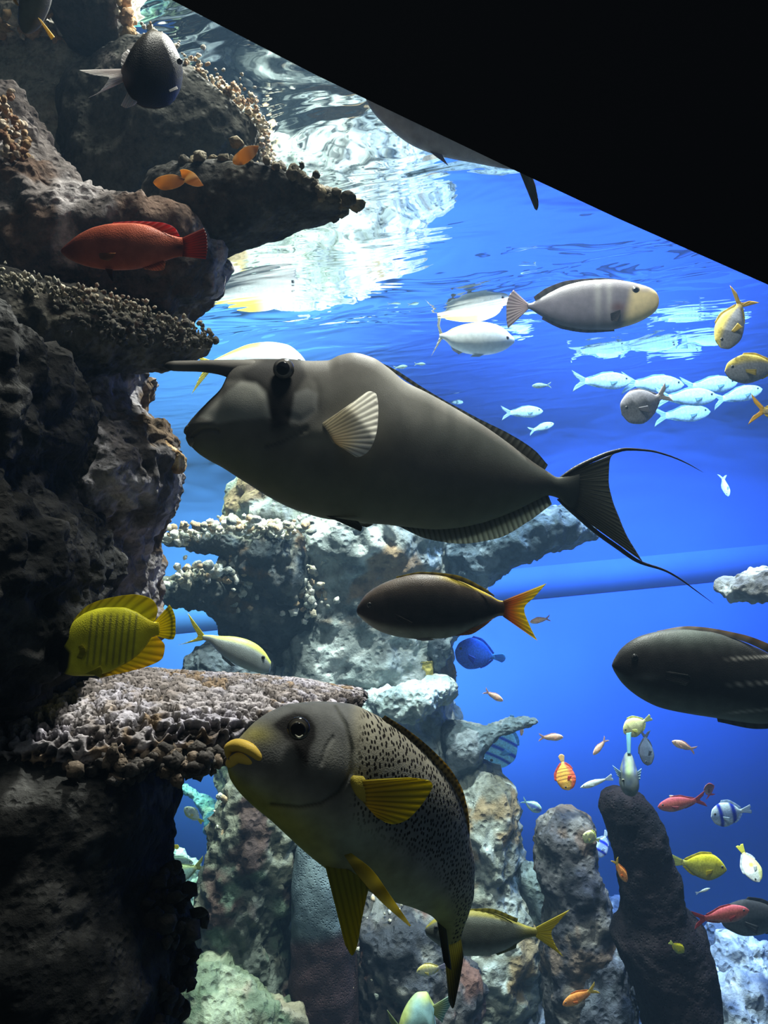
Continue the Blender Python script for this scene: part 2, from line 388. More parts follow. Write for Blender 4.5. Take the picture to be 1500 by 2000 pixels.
# near reef, upper left
pale = rock('reef_rock', 'smooth pale grey-beige rock face filling the top left corner behind the dark damselfish', 'rock',
    [(-160, 60, 60, 45, 2.15, .150), (-160, 130, 215, 95, 2.15, .150), (-160, 220, 290, 180, 2.12, .156), (-160, 330, 300, 300, 2.08, .156), (-160, 430, 300, 420, 2.05, .156)],
    R_NEAR, PALE, 0.03, 3.2, n=170, m=190, k=3)
knobs('coral_polyps', [(0, 75, 2.0), (60, 62, 1.95), (120, 62, 1.95), (165, 75, 1.95), (225, 82, 1.95), (265, 92, 1.95)], 90, (.006, .016), CREAM, R_CRUST, pale, (.02, .03, .010), 5)
topp = rock('table_coral', 'dark coral cut off by the top edge, orange nubs down its right rim', 'coral',
    [(40, -90, 60, -30, 1.95, .060), (110, -120, 90, 20, 1.93, .090), (170, -120, 130, 78, 1.92, .100), (215, -70, 190, 88, 1.92, .090), (246, -10, 235, 88, 1.93, .070), (252, 30, 248, 72, 1.94, .030)],
    R_NEAR, DARKG, 0.012, 7, n=160, m=150, k=11)
knobs('coral_polyps', [(225, -20, 1.85), (243, 12, 1.85), (252, 45, 1.86), (250, 78, 1.87)], 46, (.006, .013), CREAM[2:] + CREAM[:1], R_CRUST, topp, (.008, .03, .008), 6)
hood = rock('table_coral', 'big dark hood-shaped coral with a bright frilly sloping rim behind the damselfish', 'coral',
    [(120, 160, 110, 330, 2.0, .075), (200, 120, 150, 430, 1.98, .140), (285, 100, 230, 470, 1.95, .170), (350, 140, 300, 440, 1.93, .180), (400, 170, 370, 400, 1.93, .170), (450, 203, 430, 370, 1.93, .150), (500, 238, 480, 345, 1.94, .110), (520, 275, 512, 328, 1.95, .050)],
    R_NEAR, DARKG, 0.022, 5, n=220, m=200, k=21, ends=(0.05, 0.03))
knobs('coral_polyps', [(300, 100, 1.90), (350, 134, 1.88), (400, 164, 1.87), (450, 197, 1.87), (500, 233, 1.89), (520, 268, 1.91), (524, 322, 1.93)], 900, (.002, .006), CREAM[:2] + [(0.55, 0.38, 0.25)], R_CRUST, hood, (.006, .05, .005), 7)
cone = rock('table_coral', 'dark pointed table coral jutting right under the bright surface, lumpy nubs along its top', 'coral',
    [(285, 335, 270, 540, 1.72, .056), (340, 332, 330, 520, 1.70, .088), (400, 335, 400, 500, 1.68, .104), (460, 335, 465, 478, 1.67, .104), (520, 345, 525, 458, 1.66, .096), (580, 360, 590, 437, 1.65, .076), (640, 385, 645, 424, 1.64, .048), (682, 403, 684, 416, 1.63, .020)],
    R_NEAR, ((0.05, 0.048, 0.042), (0.022, 0.021, 0.02), (0.10, 0.095, 0.08)), 0.010, 8, n=240, m=170, k=33)
knobs('coral_polyps', [(370, 340, 1.66), (430, 330, 1.63), (500, 338, 1.62), (560, 352, 1.61), (620, 374, 1.61), (678, 402, 1.62)], 170, (.006, .015), [(0.16, 0.14, 0.10), (0.24, 0.20, 0.13), (0.09, 0.08, 0.06)], R_CRUST, cone, (.010, .03, .004), 8)
ridge = rock('reef_rock', 'grey crusted rock slope running down right behind the red fish, brightly lit along its edge', 'rock',
    [(-170, 170, 8, 175, 1.72, .083), (-170, 260, 75, 258, 1.70, .110), (-170, 340, 130, 335, 1.68, .132), (-170, 395, 190, 385, 1.66, .143), (-170, 440, 270, 425, 1.66, .149), (-170, 490, 400, 470, 1.66, .154), (-170, 540, 408, 535, 1.68, .149), (-160, 590, 385, 590, 1.70, .138), (-160, 640, 330, 640, 1.72, .121)],
    R_NEAR, ((0.24, 0.21, 0.20), (0.09, 0.075, 0.07), (0.46, 0.42, 0.42), (0.15, 0.10, 0.075)), 0.035, 5, n=240, m=240, k=42, fine=.45, pit=(22, .008))
knobs('coral_polyps', [(0, 195, 1.52), (12, 240, 1.5), (18, 290, 1.5)], 110, (.003, .008), [(.30, .19, .10), (.42, .34, .26), (.22, .12, .07)], R_CRUST, ridge, (.010, .04, .015), 9)
for (x, y, a, ln, lab) in ((300, 358, 8, 64, 'translucent orange fish-tail shaped frond, leftmost on the pointed table coral'), (352, 334, -30, 52, 'small orange frond curling up behind the leftmost frond'), (455, 318, 35, 60, 'dark orange-rimmed frond standing highest on the pointed table coral')):
    e = empty('coral_frond', lab, 'coral'); d = 1.5; e.location = Vector(P(x, y, d)); s = d / F
    t = np.linspace(0, 1, 26); ww = np.sin(np.pi * np.clip(t, 0, 1) ** 0.8) * 0.42 * ln; rows = []
    for sd in (-1, 1):
        for v in np.linspace(-1, 1, 13):
            ca, sa = math.cos(math.radians(a)), math.sin(math.radians(a))
            X = t * ln; Y = ww * .62 * v + 5 * np.sin(3 * t) * t; Z = sd * (1.6 * (1 - v * v) * np.sin(np.pi * t) + 0.2) + 5 * np.sin(2.5 * t * 3 + v)
            rows.append((X * ca + Y * sa)[:, None] * s * CR + (X * sa - Y * ca)[:, None] * s * CU + (Z * s)[:, None] * CF)
    V = np.vstack(rows); i = np.arange(12)[:, None]; j = np.arange(25)[None, :]; q = i * 26 + j
    Q = np.stack([q, q + 1, q + 27, q + 26], -1).reshape(-1, 4); Q = np.vstack([Q, Q + 13 * 26])
    mk('frond_blade', V, Q, mixc(np.tile([0.55, 0.30, 0.08], (len(V), 1)), (0.35, 0.2, 0.09), np.tile(sstep(.2, .9, t), 26)), FIN, e)

plateA = rock('table_coral', 'dark broad table coral with a lit ragged rim, just under the brick-red fish', 'coral',
    [(-180, 545, -180, 800, 1.45, .070), (-60, 545, -60, 790, 1.48, .119), (40, 560, 30, 770, 1.52, .147), (130, 582, 120, 745, 1.55, .147), (220, 600, 210, 722, 1.58, .133), (300, 620, 290, 708, 1.60, .105), (370, 645, 360, 695, 1.62, .070), (415, 664, 412, 681, 1.63, .028)],
    R_NEAR, ((0.07, 0.065, 0.055), (0.03, 0.028, 0.025), (0.15, 0.14, 0.115)), 0.012, 8, n=260, m=200, k=51, ridge=0.006, pit=(30, .006))
knobs('coral_polyps', [(-20, 536, 1.34), (60, 556, 1.35), (130, 576, 1.36), (220, 594, 1.40), (300, 618, 1.45), (380, 648, 1.52), (414, 665, 1.58)], 520, (.0015, .0042), [(.42, .39, .31), (.30, .27, .2), (.16, .15, .12)], R_CRUST, plateA, (.008, .03, .004), 10, 1.3)
knobs('coral_rubble', [(150, 610, 1.32), (230, 640, 1.36), (320, 655, 1.44), (390, 672, 1.52)], 160, (.003, .007), [(0.10, .095, .08), (.16, .15, .13)], R_CRUST, plateA, (.02, .03, .010), 16)
boulder = rock('reef_rock', 'grey pitted boulder with a knobby lit right edge left of the horned fish', 'rock',
    [(120, 690, 300, 700, 1.80, .18), (110, 740, 302, 735, 1.80, .2), (100, 790, 285, 775, 1.78, .2), (70, 830, 305, 812, 1.76, .22), (50, 880, 345, 865, 1.74, .25), (45, 940, 345, 925, 1.72, .26), (45, 1000, 332, 985, 1.72, .26), (60, 1060, 305, 1045, 1.74, .24), (70, 1120, 298, 1110, 1.76, .22), (80, 1200, 296, 1190, 1.78, .2), (80, 1280, 290, 1270, 1.8, .2)],
    R_NEAR, ((0.21, 0.19, 0.19), (0.085, 0.075, 0.075), (0.36, 0.34, 0.36), (0.15, 0.10, 0.06)), 0.022, 6, n=280, m=220, k=61, fine=.5, pit=(20, .012))
rock('coral_nub', '', '', [(318, 858, 322, 880, 1.66, .02), (338, 872, 336, 912, 1.66, .03), (356, 884, 352, 922, 1.66, .03), (368, 893, 364, 914, 1.66, .02)], R_NEAR, ((0.5, .33, .16), (.3, .18, .08), (.7, .55, .35)), .006, 30, n=50, m=40, parent=boulder, ends=(.2, .25))
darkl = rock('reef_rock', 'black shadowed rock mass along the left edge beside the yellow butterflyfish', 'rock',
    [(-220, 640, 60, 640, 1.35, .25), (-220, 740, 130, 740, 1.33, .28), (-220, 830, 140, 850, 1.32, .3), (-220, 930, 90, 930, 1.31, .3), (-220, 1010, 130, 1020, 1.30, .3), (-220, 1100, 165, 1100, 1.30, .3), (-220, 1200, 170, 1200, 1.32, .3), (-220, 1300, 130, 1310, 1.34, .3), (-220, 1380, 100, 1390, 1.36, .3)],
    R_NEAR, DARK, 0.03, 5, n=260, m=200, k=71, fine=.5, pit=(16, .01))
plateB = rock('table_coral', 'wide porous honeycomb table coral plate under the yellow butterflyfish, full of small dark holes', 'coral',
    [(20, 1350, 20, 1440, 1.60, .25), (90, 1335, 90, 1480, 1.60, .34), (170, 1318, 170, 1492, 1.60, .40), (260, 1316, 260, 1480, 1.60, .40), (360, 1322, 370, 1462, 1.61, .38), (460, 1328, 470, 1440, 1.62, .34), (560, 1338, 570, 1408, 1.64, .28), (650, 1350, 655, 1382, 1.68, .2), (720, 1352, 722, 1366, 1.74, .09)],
    R_PORE, ((0.34, 0.30, 0.31), (0.24, 0.20, 0.19), (0.42, 0.38, 0.43), (0.26, 0.18, 0.12)), 0.006, 9, n=560, m=420, k=81, pit=(68, .011), e=1.0, pitr=(.44, .64), pit_shade=(.022, .016, .014))
knobs('coral_rubble', [(170, 1480, 1.24), (260, 1492, 1.23), (330, 1496, 1.23), (400, 1492, 1.24), (440, 1480, 1.26)], 110, (.005, .013), [(0.10, .085, .075), (.16, .12, .09), (.07, .06, .055)], R_PORE, plateB, (.016, .02, .008), 12)
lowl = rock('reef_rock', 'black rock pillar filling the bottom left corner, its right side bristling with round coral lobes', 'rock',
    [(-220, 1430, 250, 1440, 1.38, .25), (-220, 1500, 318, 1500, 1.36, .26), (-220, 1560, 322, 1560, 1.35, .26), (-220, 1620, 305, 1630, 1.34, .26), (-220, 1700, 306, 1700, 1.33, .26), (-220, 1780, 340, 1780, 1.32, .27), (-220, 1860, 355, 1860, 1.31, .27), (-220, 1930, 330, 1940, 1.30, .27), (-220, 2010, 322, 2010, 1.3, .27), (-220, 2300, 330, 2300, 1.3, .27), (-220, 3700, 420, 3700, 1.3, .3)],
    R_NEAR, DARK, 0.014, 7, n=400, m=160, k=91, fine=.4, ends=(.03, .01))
knobs('coral_lobes', [(312, 1725, 1.30), (335, 1760, 1.30), (355, 1810, 1.30), (365, 1860, 1.30), (352, 1910, 1.30), (330, 1950, 1.3)], 75, (.007, .014), [(0.035, .03, .028), (0.05, .045, .04)], R_CRUST, lowl, (.010, .05, .018), 13)

# central pillar, mid distance
PIL = ((0.42, 0.47, 0.46), (0.24, 0.27, 0.26), (0.66, 0.70, 0.68), (0.34, 0.24, 0.15))
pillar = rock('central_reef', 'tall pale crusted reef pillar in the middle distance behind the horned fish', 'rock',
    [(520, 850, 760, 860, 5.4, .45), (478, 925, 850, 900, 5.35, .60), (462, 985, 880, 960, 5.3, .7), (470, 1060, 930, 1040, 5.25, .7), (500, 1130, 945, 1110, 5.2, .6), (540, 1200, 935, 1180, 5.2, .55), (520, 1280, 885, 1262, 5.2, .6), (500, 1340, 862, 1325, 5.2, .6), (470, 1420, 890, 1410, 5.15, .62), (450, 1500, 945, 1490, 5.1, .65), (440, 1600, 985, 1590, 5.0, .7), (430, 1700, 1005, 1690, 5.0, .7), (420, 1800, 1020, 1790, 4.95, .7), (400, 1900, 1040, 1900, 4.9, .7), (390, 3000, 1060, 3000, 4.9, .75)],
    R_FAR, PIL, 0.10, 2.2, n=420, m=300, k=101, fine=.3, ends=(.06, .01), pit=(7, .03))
SH = ((0.07, 0.08, 0.085), (0.04, 0.048, 0.05), (0.15, 0.15, 0.13), (0.14, 0.09, 0.055))
def ledge(label, pairs, kn=None, seed=1, pal=SH, cat='coral', name='table_coral', n=150, m=130, amp=.04, size=(.009, .026), count=160, spread=(.04, .14, .025), k=0, part=None, **kw):
    o = rock(part or name, label, cat, pairs, R_FAR, pal, amp, 4.0, n=n, m=m, k=120 + seed, fine=.4, parent=pillar if part else None, **kw)
    if kn: knobs('coral_polyps', kn, count, size, [(0.55, .48, .36), (.62, .59, .52), (.46, .33, .2), (.42, .42, .36)], R_CRUST, pillar if part else o, spread, seed)
    return o
ledge('dark table coral with a cream knobbly top, uppermost ledge left of the pale pillar',
      [(322, 1050, 322, 1062, 4.75, .08), (370, 1040, 372, 1080, 4.75, .2), (430, 1036, 430, 1088, 4.75, .28), (500, 1036, 480, 1130, 4.75, .34), (560, 1040, 540, 1190, 4.78, .36), (610, 1050, 600, 1240, 4.85, .34)],
      [(325, 1056, 4.55), (370, 1042, 4.48), (430, 1032, 4.45), (500, 1030, 4.44), (560, 1030, 4.45), (600, 1040, 4.5)], 1, count=210)
ledge('dark funnel-shaped rock below the knobbly table coral on the left side of the pillar',
      [(430, 1080, 600, 1080, 4.85, .28), (440, 1150, 612, 1150, 4.82, .3), (425, 1190, 620, 1200, 4.82, .3), (435, 1235, 590, 1250, 4.85, .26), (490, 1290, 560, 1300, 4.9, .18)],
      [(455, 1085, 4.52), (475, 1130, 4.5), (470, 1165, 4.5)], 2, part='funnel_rock', count=60, spread=(.06, .05, .06))
ledge('lower crusted coral shelf pointing left beside the top of the yellow butterflyfish',
      [(305, 1150, 305, 1166, 4.55, .06), (345, 1132, 348, 1176, 4.55, .16), (395, 1115, 400, 1192, 4.6, .24), (440, 1112, 440, 1225, 4.7, .26), (490, 1120, 480, 1250, 4.8, .25)],
      [(308, 1152, 4.42), (345, 1134, 4.4), (395, 1116, 4.4), (425, 1112, 4.44)], 3, count=110)
ledge('dark rock with cream crust between the funnel rock and the pale face of the pillar',
      [(560, 1120, 620, 1105, 4.8, .1), (540, 1170, 650, 1150, 4.78, .16), (530, 1210, 640, 1200, 4.78, .18), (540, 1260, 590, 1240, 4.8, .14)],
      [(560, 1160, 4.6), (600, 1140, 4.58), (590, 1180, 4.58), (620, 1100, 4.62)], 4, part='crusted_rock', count=90, spread=(.06, .05, .06))
ledge('dark blue-grey table coral with a wedge outline jutting right below the horned fish tail',
      [(850, 1040, 880, 1180, 5.0, .2), (905, 1040, 930, 1150, 4.9, .3), (960, 1035, 985, 1115, 4.85, .34), (1020, 1010, 1040, 1085, 4.8, .32), (1080, 1000, 1090, 1068, 4.78, .26), (1130, 1010, 1135, 1058, 4.78, .18), (1165, 1040, 1166, 1054, 4.78, .06)],
      None, 5, pal=((0.11, 0.15, 0.19), (0.06, 0.09, 0.12), (0.18, 0.23, 0.28)), amp=.03, ridge=.02)
ledge('dark rounded rock lump on the right side of the pillar under the dark fusilier',
      [(800, 1230, 830, 1330, 4.95, .15), (850, 1225, 850, 1310, 4.85, .2), (885, 1232, 878, 1280, 4.85, .12)], None, 6, pal=((.13, .16, .19), (.07, .09, .1), (.2, .24, .27)), part='rock_lump')
ledge('small mustard-yellow coral tuft on the right of the pillar above the pale ledge',
      [(812, 1290, 850, 1285, 4.7, .05), (815, 1310, 853, 1308, 4.7, .06), (822, 1332, 845, 1330, 4.7, .05)], None, 7, pal=((.5, .42, .12), (.3, .25, .08), (.65, .55, .2)), amp=.02, name='coral_tuft', n=50, m=50)
ledge('pale grey coral ledge on the pillar just right of the porous plate tip',
      [(700, 1352, 700, 1400, 4.6, .15), (760, 1345, 760, 1405, 4.5, .25), (820, 1336, 820, 1392, 4.5, .26), (865, 1330, 862, 1372, 4.55, .2), (890, 1335, 888, 1352, 4.6, .08)],
      None, 8, pal=((.45, .52, .50), (.28, .34, .33), (.62, .68, .64)), amp=.04, ridge=.015)
ledge('dark branch-like coral reaching right from the pillar above the striped fish',
      [(860, 1420, 870, 1520, 4.7, .22), (905, 1415, 925, 1500, 4.65, .2), (940, 1415, 950, 1462, 4.6, .13), (985, 1406, 990, 1436, 4.55, .08), (1030, 1400, 1032, 1420, 4.52, .06), (1052, 1402, 1052, 1412, 4.5, .03)],
      None, 9, pal=((.13, .17, .19), (.07, .09, .1), (.25, .28, .30)), amp=.025)
ledge('short dark coral stub below the branch-like coral on the pillar edge',
      [(900, 1470, 915, 1525, 4.6, .1), (940, 1478, 945, 1520, 4.6, .1), (968, 1490, 966, 1512, 4.6, .06)], None, 10, pal=((.12, .15, .17), (.07, .09, .1), (.2, .22, .24)), amp=.02, n=60, m=60, part='coral_stub')
ledge('pale crusted shoulder of rock right of the sweetlips back',
      [(880, 1500, 960, 1490, 4.6, .15), (890, 1570, 1000, 1570, 4.55, .25), (895, 1640, 1002, 1640, 4.5, .28), (900, 1710, 1010, 1710, 4.5, .28), (880, 1790, 1035, 1790, 4.5, .3), (870, 1870, 1045, 1870, 4.45, .3), (860, 3000, 1060, 3000, 4.4, .35)],
      None, 11, pal=((.33, .34, .29), (.17, .16, .12), (.50, .52, .47), (.28, .20, .11)), part='rock_shoulder', n=220, m=160, count=90, size=(.006, .018), ridge=.02, pit=(12, .02), spread=(.09, .08, .08), ends=(.05, .01), amp=.05)
ledge('brown crusted rock pillar right of the left blue gap, green along its left side',
      [(415, 1480, 560, 1500, 4.2, .2), (425, 1540, 600, 1545, 4.18, .25), (410, 1600, 600, 1600, 4.15, .28), (400, 1680, 585, 1680, 4.12, .3), (385, 1760, 580, 1760, 4.1, .3), (375, 1840, 572, 1840, 4.05, .3), (345, 1930, 575, 1930, 4.05, .34), (330, 2000, 575, 2000, 4.05, .36), (320, 3000, 580, 3000, 4.0, .4)],
      [(455, 1530, 4.0), (440, 1580, 3.95), (470, 1660, 3.92), (520, 1690, 3.9)], 12, pal=((.10, .11, .09), (.075, .048, .04), (.20, .20, .15), (.10, .14, .10)), cat='rock', name='reef_rock', n=240, m=180, count=40, spread=(.03, .03, .05), size=(.006, .018), ends=(.04, .01), amp=.06, pit=(9, .02))
ledge('pale greenish rubble mound at the bottom left beside the black rock pillar',
      [(250, 1930, 250, 3000, 3.8, .1), (330, 1900, 330, 3000, 3.75, .3), (400, 1880, 400, 3000, 3.7, .35), (480, 1900, 480, 3000, 3.7, .35), (540, 1950, 540, 3000, 3.72, .3), (600, 1975, 600, 3000, 3.72, .2)],
      None, 13, pal=((.16, .19, .12), (.09, .12, .07), (.28, .30, .20), (.30, .26, .18)), cat='rock', name='rubble_mound', ridge=.03, pit=(14, .02), n=200, m=160)
sponge = rock('tube_sponge', 'smooth upright tube sponge behind the sweetlips belly, grey-blue above and dark red below', 'sponge',
    [(575, 1600, 680, 1600, 3.95, .14), (572, 1640, 685, 1640, 3.95, .16), (570, 1760, 688, 1760, 3.92, .18), (564, 1860, 690, 1860, 3.9, .18), (560, 1960, 695, 1960, 3.88, .18), (560, 3000, 705, 3000, 3.85, .2)],
    mat_rock('sponge_skin', scale=14, bump=0.01, pits=90, var=(.7, 1.3)), ((.12, .155, .17), (.09, .12, .135), (.15, .19, .20)), 0.02, 3, n=160, m=120, k=141, ends=(.08, .01))
def tint(o, fn):
    me = o.data; n = len(me.vertices); co = np.zeros(n * 3, np.float32); me.vertices.foreach_get('co', co); co = co.reshape(-1, 3) + np.array(o.location)
    rel = co - CPOS; dd = rel @ CF; px = 750 + F * (rel @ CR) / dd; py = 1000 - F * (rel @ CU) / dd
    a = me.color_attributes['Col']; c = np.zeros(n * 4, np.float32); a.data.foreach_get('color', c); c = c.reshape(-1, 4)
    c[:, :3] = fn(c[:, :3], px, py, co); a.data.foreach_set('color', c.ravel())
tint(sponge, lambda c, x, y, w_: mixc(c, (.045, .024, .024), sstep(1800, 1830, y + 25 * noise(w_ * 4))))
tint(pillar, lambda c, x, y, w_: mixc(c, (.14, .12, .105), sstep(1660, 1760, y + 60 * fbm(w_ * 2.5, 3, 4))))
ledge('dark brown craggy rock at the foot of the pillar below the sweetlips belly',
      [(690, 1740, 800, 1700, 4.2, .15), (690, 1790, 860, 1760, 4.15, .28), (690, 1850, 900, 1850, 4.1, .3), (690, 1930, 930, 1930, 4.05, .32), (690, 3000, 940, 3000, 4.0, .35)],
      [(730, 1790, 3.95), (790, 1760, 3.95), (700, 1900, 3.85)], 14, pal=((.085, .075, .07), (.05, .05, .055), (.2, .19, .17), (.16, .08, .06)), cat='rock', name='reef_rock', n=180, m=150, count=60, spread=(.14, .04, .10), size=(.004, .012), ends=(.05, .01), amp=.06)

# right-hand columns
COLS = ((0.075, 0.07, 0.075), (0.035, 0.035, 0.045), (0.16, 0.145, 0.135), (0.14, .10, .08))
rock('columnar_coral', 'knobbly grey-brown coral column with a rounded pale top, left of the black column', 'coral',
    [(1062, 1586, 1120, 1580, 3.9, .12), (1046, 1620, 1148, 1612, 3.9, .17), (1050, 1690, 1165, 1680, 3.88, .18), (1070, 1760, 1185, 1750, 3.86, .19), (1065, 1850, 1195, 1840, 3.84, .2), (1060, 1950, 1215, 1940, 3.82, .22), (1060, 3000, 1250, 3000, 3.8, .25)],
    mat_rock('column_rock', scale=14, bump=0.02, pits=34, var=(.5, 1.4)), COLS, 0.035, 4, n=220, m=150, k=151, ends=(.04, .01), fine=.4)
blackc = rock('columnar_coral', 'tall black coral column leaning left below the bright yellow fish, velvety brown at its base', 'coral',
    [(1190, 1536, 1240, 1532, 3.45, .08), (1176, 1570, 1262, 1560, 3.45, .13), (1190, 1640, 1290, 1630, 3.43, .15), (1205, 1720, 1318, 1700, 3.42, .16), (1215, 1790, 1335, 1770, 3.4, .17), (1200, 1830, 1372, 1820, 3.4, .2), (1225, 1900, 1385, 1900, 3.38, .22), (1265, 2000, 1395, 2000, 3.35, .22), (1290, 2300, 1430, 3000, 3.3, .25)],
    mat_rock('velvet_coral', scale=20, bump=0.012, pits=80, var=(.6, 1.5), rough=.95), ((0.008, 0.005, 0.007), (0.005, 0.004, 0.006), (0.014, 0.010, 0.012)), 0.018, 5, n=260, m=150, k=161, ends=(.03, .01))
ledge('low dark rock shelf at the left foot of the black coral column',
      [(1110, 1890, 1110, 3000, 3.7, .15), (1150, 1850, 1150, 3000, 3.7, .2), (1200, 1840, 1200, 3000, 3.68, .2), (1250, 1880, 1250, 3000, 3.66, .15)], None, 15, pal=((.08, .085, .11), (.05, .05, .07), (.2, .22, .27)), cat='rock', name='reef_rock', n=100, m=100)
ledge('grey-green rounded rock behind the knobbly column, beside the pillar foot',
      [(1008, 1700, 1008, 1960, 4.5, .1), (1040, 1685, 1040, 3000, 4.45, .2), (1080, 1690, 1080, 3000, 4.4, .2), (1110, 1720, 1110, 3000, 4.4, .15)], None, 16, pal=((.13, .17, .16), (.08, .1, .1), (.2, .24, .22)), cat='rock', name='reef_rock', n=100, m=100)
BW = ((.36, .41, .54), (.11, .15, .28), (.66, .70, .78))
for q, (x, y, d, a, b, lab) in enumerate([
    (1450, 1860, 4.6, 70, 40, 'pale blue-white rubble heap at the right edge under the dark fish'),
    (1395, 1830, 4.9, 38, 24, 'pale crusted stone just right of the black column, below the red fish'),
    (1440, 1950, 4.1, 80, 42, 'pale blue-grey rubble heap in the bottom right corner'),
    (1375, 1905, 4.4, 34, 22, 'small pale stone low beside the black column foot'),
    (1085, 1960, 4.3, 60, 36, 'blue-grey rubble heap between the pillar foot and the knobbly column'),
    (1205, 1965, 4.2, 40, 26, 'pale blue stone low in front of the gap left of the black column'),
    (1195, 1785, 5.2, 45, 26, 'distant pale blue rubble crest between the two columns'),
    (1065, 1800, 5.4, 40, 26, 'distant blue-white stone glimpsed above the yellow-tailed fish tail')]):
    ledge(lab, [(x - a, y + 4, x - a, y + 900, d, .08), (x - a * .5, y - b * .6, x - a * .5, y + 900, d, .22), (x, y - b, x, y + 900, d, .28), (x + a * .5, y - b * .7, x + a * .5, y + 900, d, .22), (x + a, y + 2, x + a, y + 900, d, .08)],
          None, 20 + q, pal=BW, cat='rock', name='rubble_heap', n=90, m=90, ridge=.025, amp=.05, pit=(12, .02))
ledge('small grey rock ledge poking in at the right edge above the big dark fish',
      [(1408, 1146, 1410, 1160, 4.0, .06), (1440, 1128, 1440, 1170, 4.0, .16), (1480, 1118, 1480, 1172, 4.0, .22), (1540, 1112, 1540, 1176, 4.0, .26), (1620, 1112, 1620, 1180, 4.0, .28), (1760, 1110, 1760, 1300, 4.0, .3)],
      None, 30, pal=((.30, .29, .27), (.18, .17, .17), (.50, .48, .44)), cat='rock', name='rock_ledge', ridge=.02, pit=(14, .015))
# seen through the gap on the left, and behind the plates
for q, (x, y, d, a, b, lab) in enumerate([
    (330, 1690, 6.2, 60, 26, 'pale green distant rock in the left blue gap under the orange and white fish'),
    (385, 1745, 5.9, 45, 24, 'pale green distant rubble low in the left blue gap'),
    (350, 1790, 5.4, 50, 30, 'pale turquoise rubble lowest in the left blue gap')]):
    ledge(lab, [(x - a, y + 4, x - a, y + 900, d, .08), (x - a * .5, y - b * .6, x - a * .5, y + 1100, d, .22), (x, y - b, x, y + 1100, d, .28), (x + a * .5, y - b * .7, x + a * .5, y + 1100, d, .22), (x + a, y + 2, x + a, y + 900, d, .08)],
          None, 40 + q, pal=((.42, .58, .52), (.24, .38, .36), (.66, .78, .68)), cat='rock', name='rubble_heap', n=90, m=90, ridge=.025, amp=.05, pit=(12, .02))
ledge('bright turquoise crusted coral bough high in the left blue gap',
      [(335, 1532, 335, 1540, 5.6, .03), (360, 1534, 362, 1552, 5.6, .06), (382, 1545, 380, 1562, 5.6, .06), (410, 1570, 400, 1590, 5.6, .08), (425, 1600, 408, 1625, 5.5, .1)], None, 45, pal=((.25, .62, .68), (.1, .3, .5), (.45, .8, .8)), amp=.04, n=80, m=70, name='coral_bough')
ledge('dark rounded rock just above the porous plate behind the pale yellow-tailed fish',
      [(362, 1290, 362, 1310, 4.4, .08), (400, 1266, 400, 1340, 4.4, .2), (450, 1270, 450, 1340, 4.45, .22), (520, 1290, 520, 1350, 4.5, .2)], None, 46, pal=((.10, .12, .13), (.06, .07, .08), (.16, .18, .18)), cat='rock', name='reef_rock', n=80, m=80)

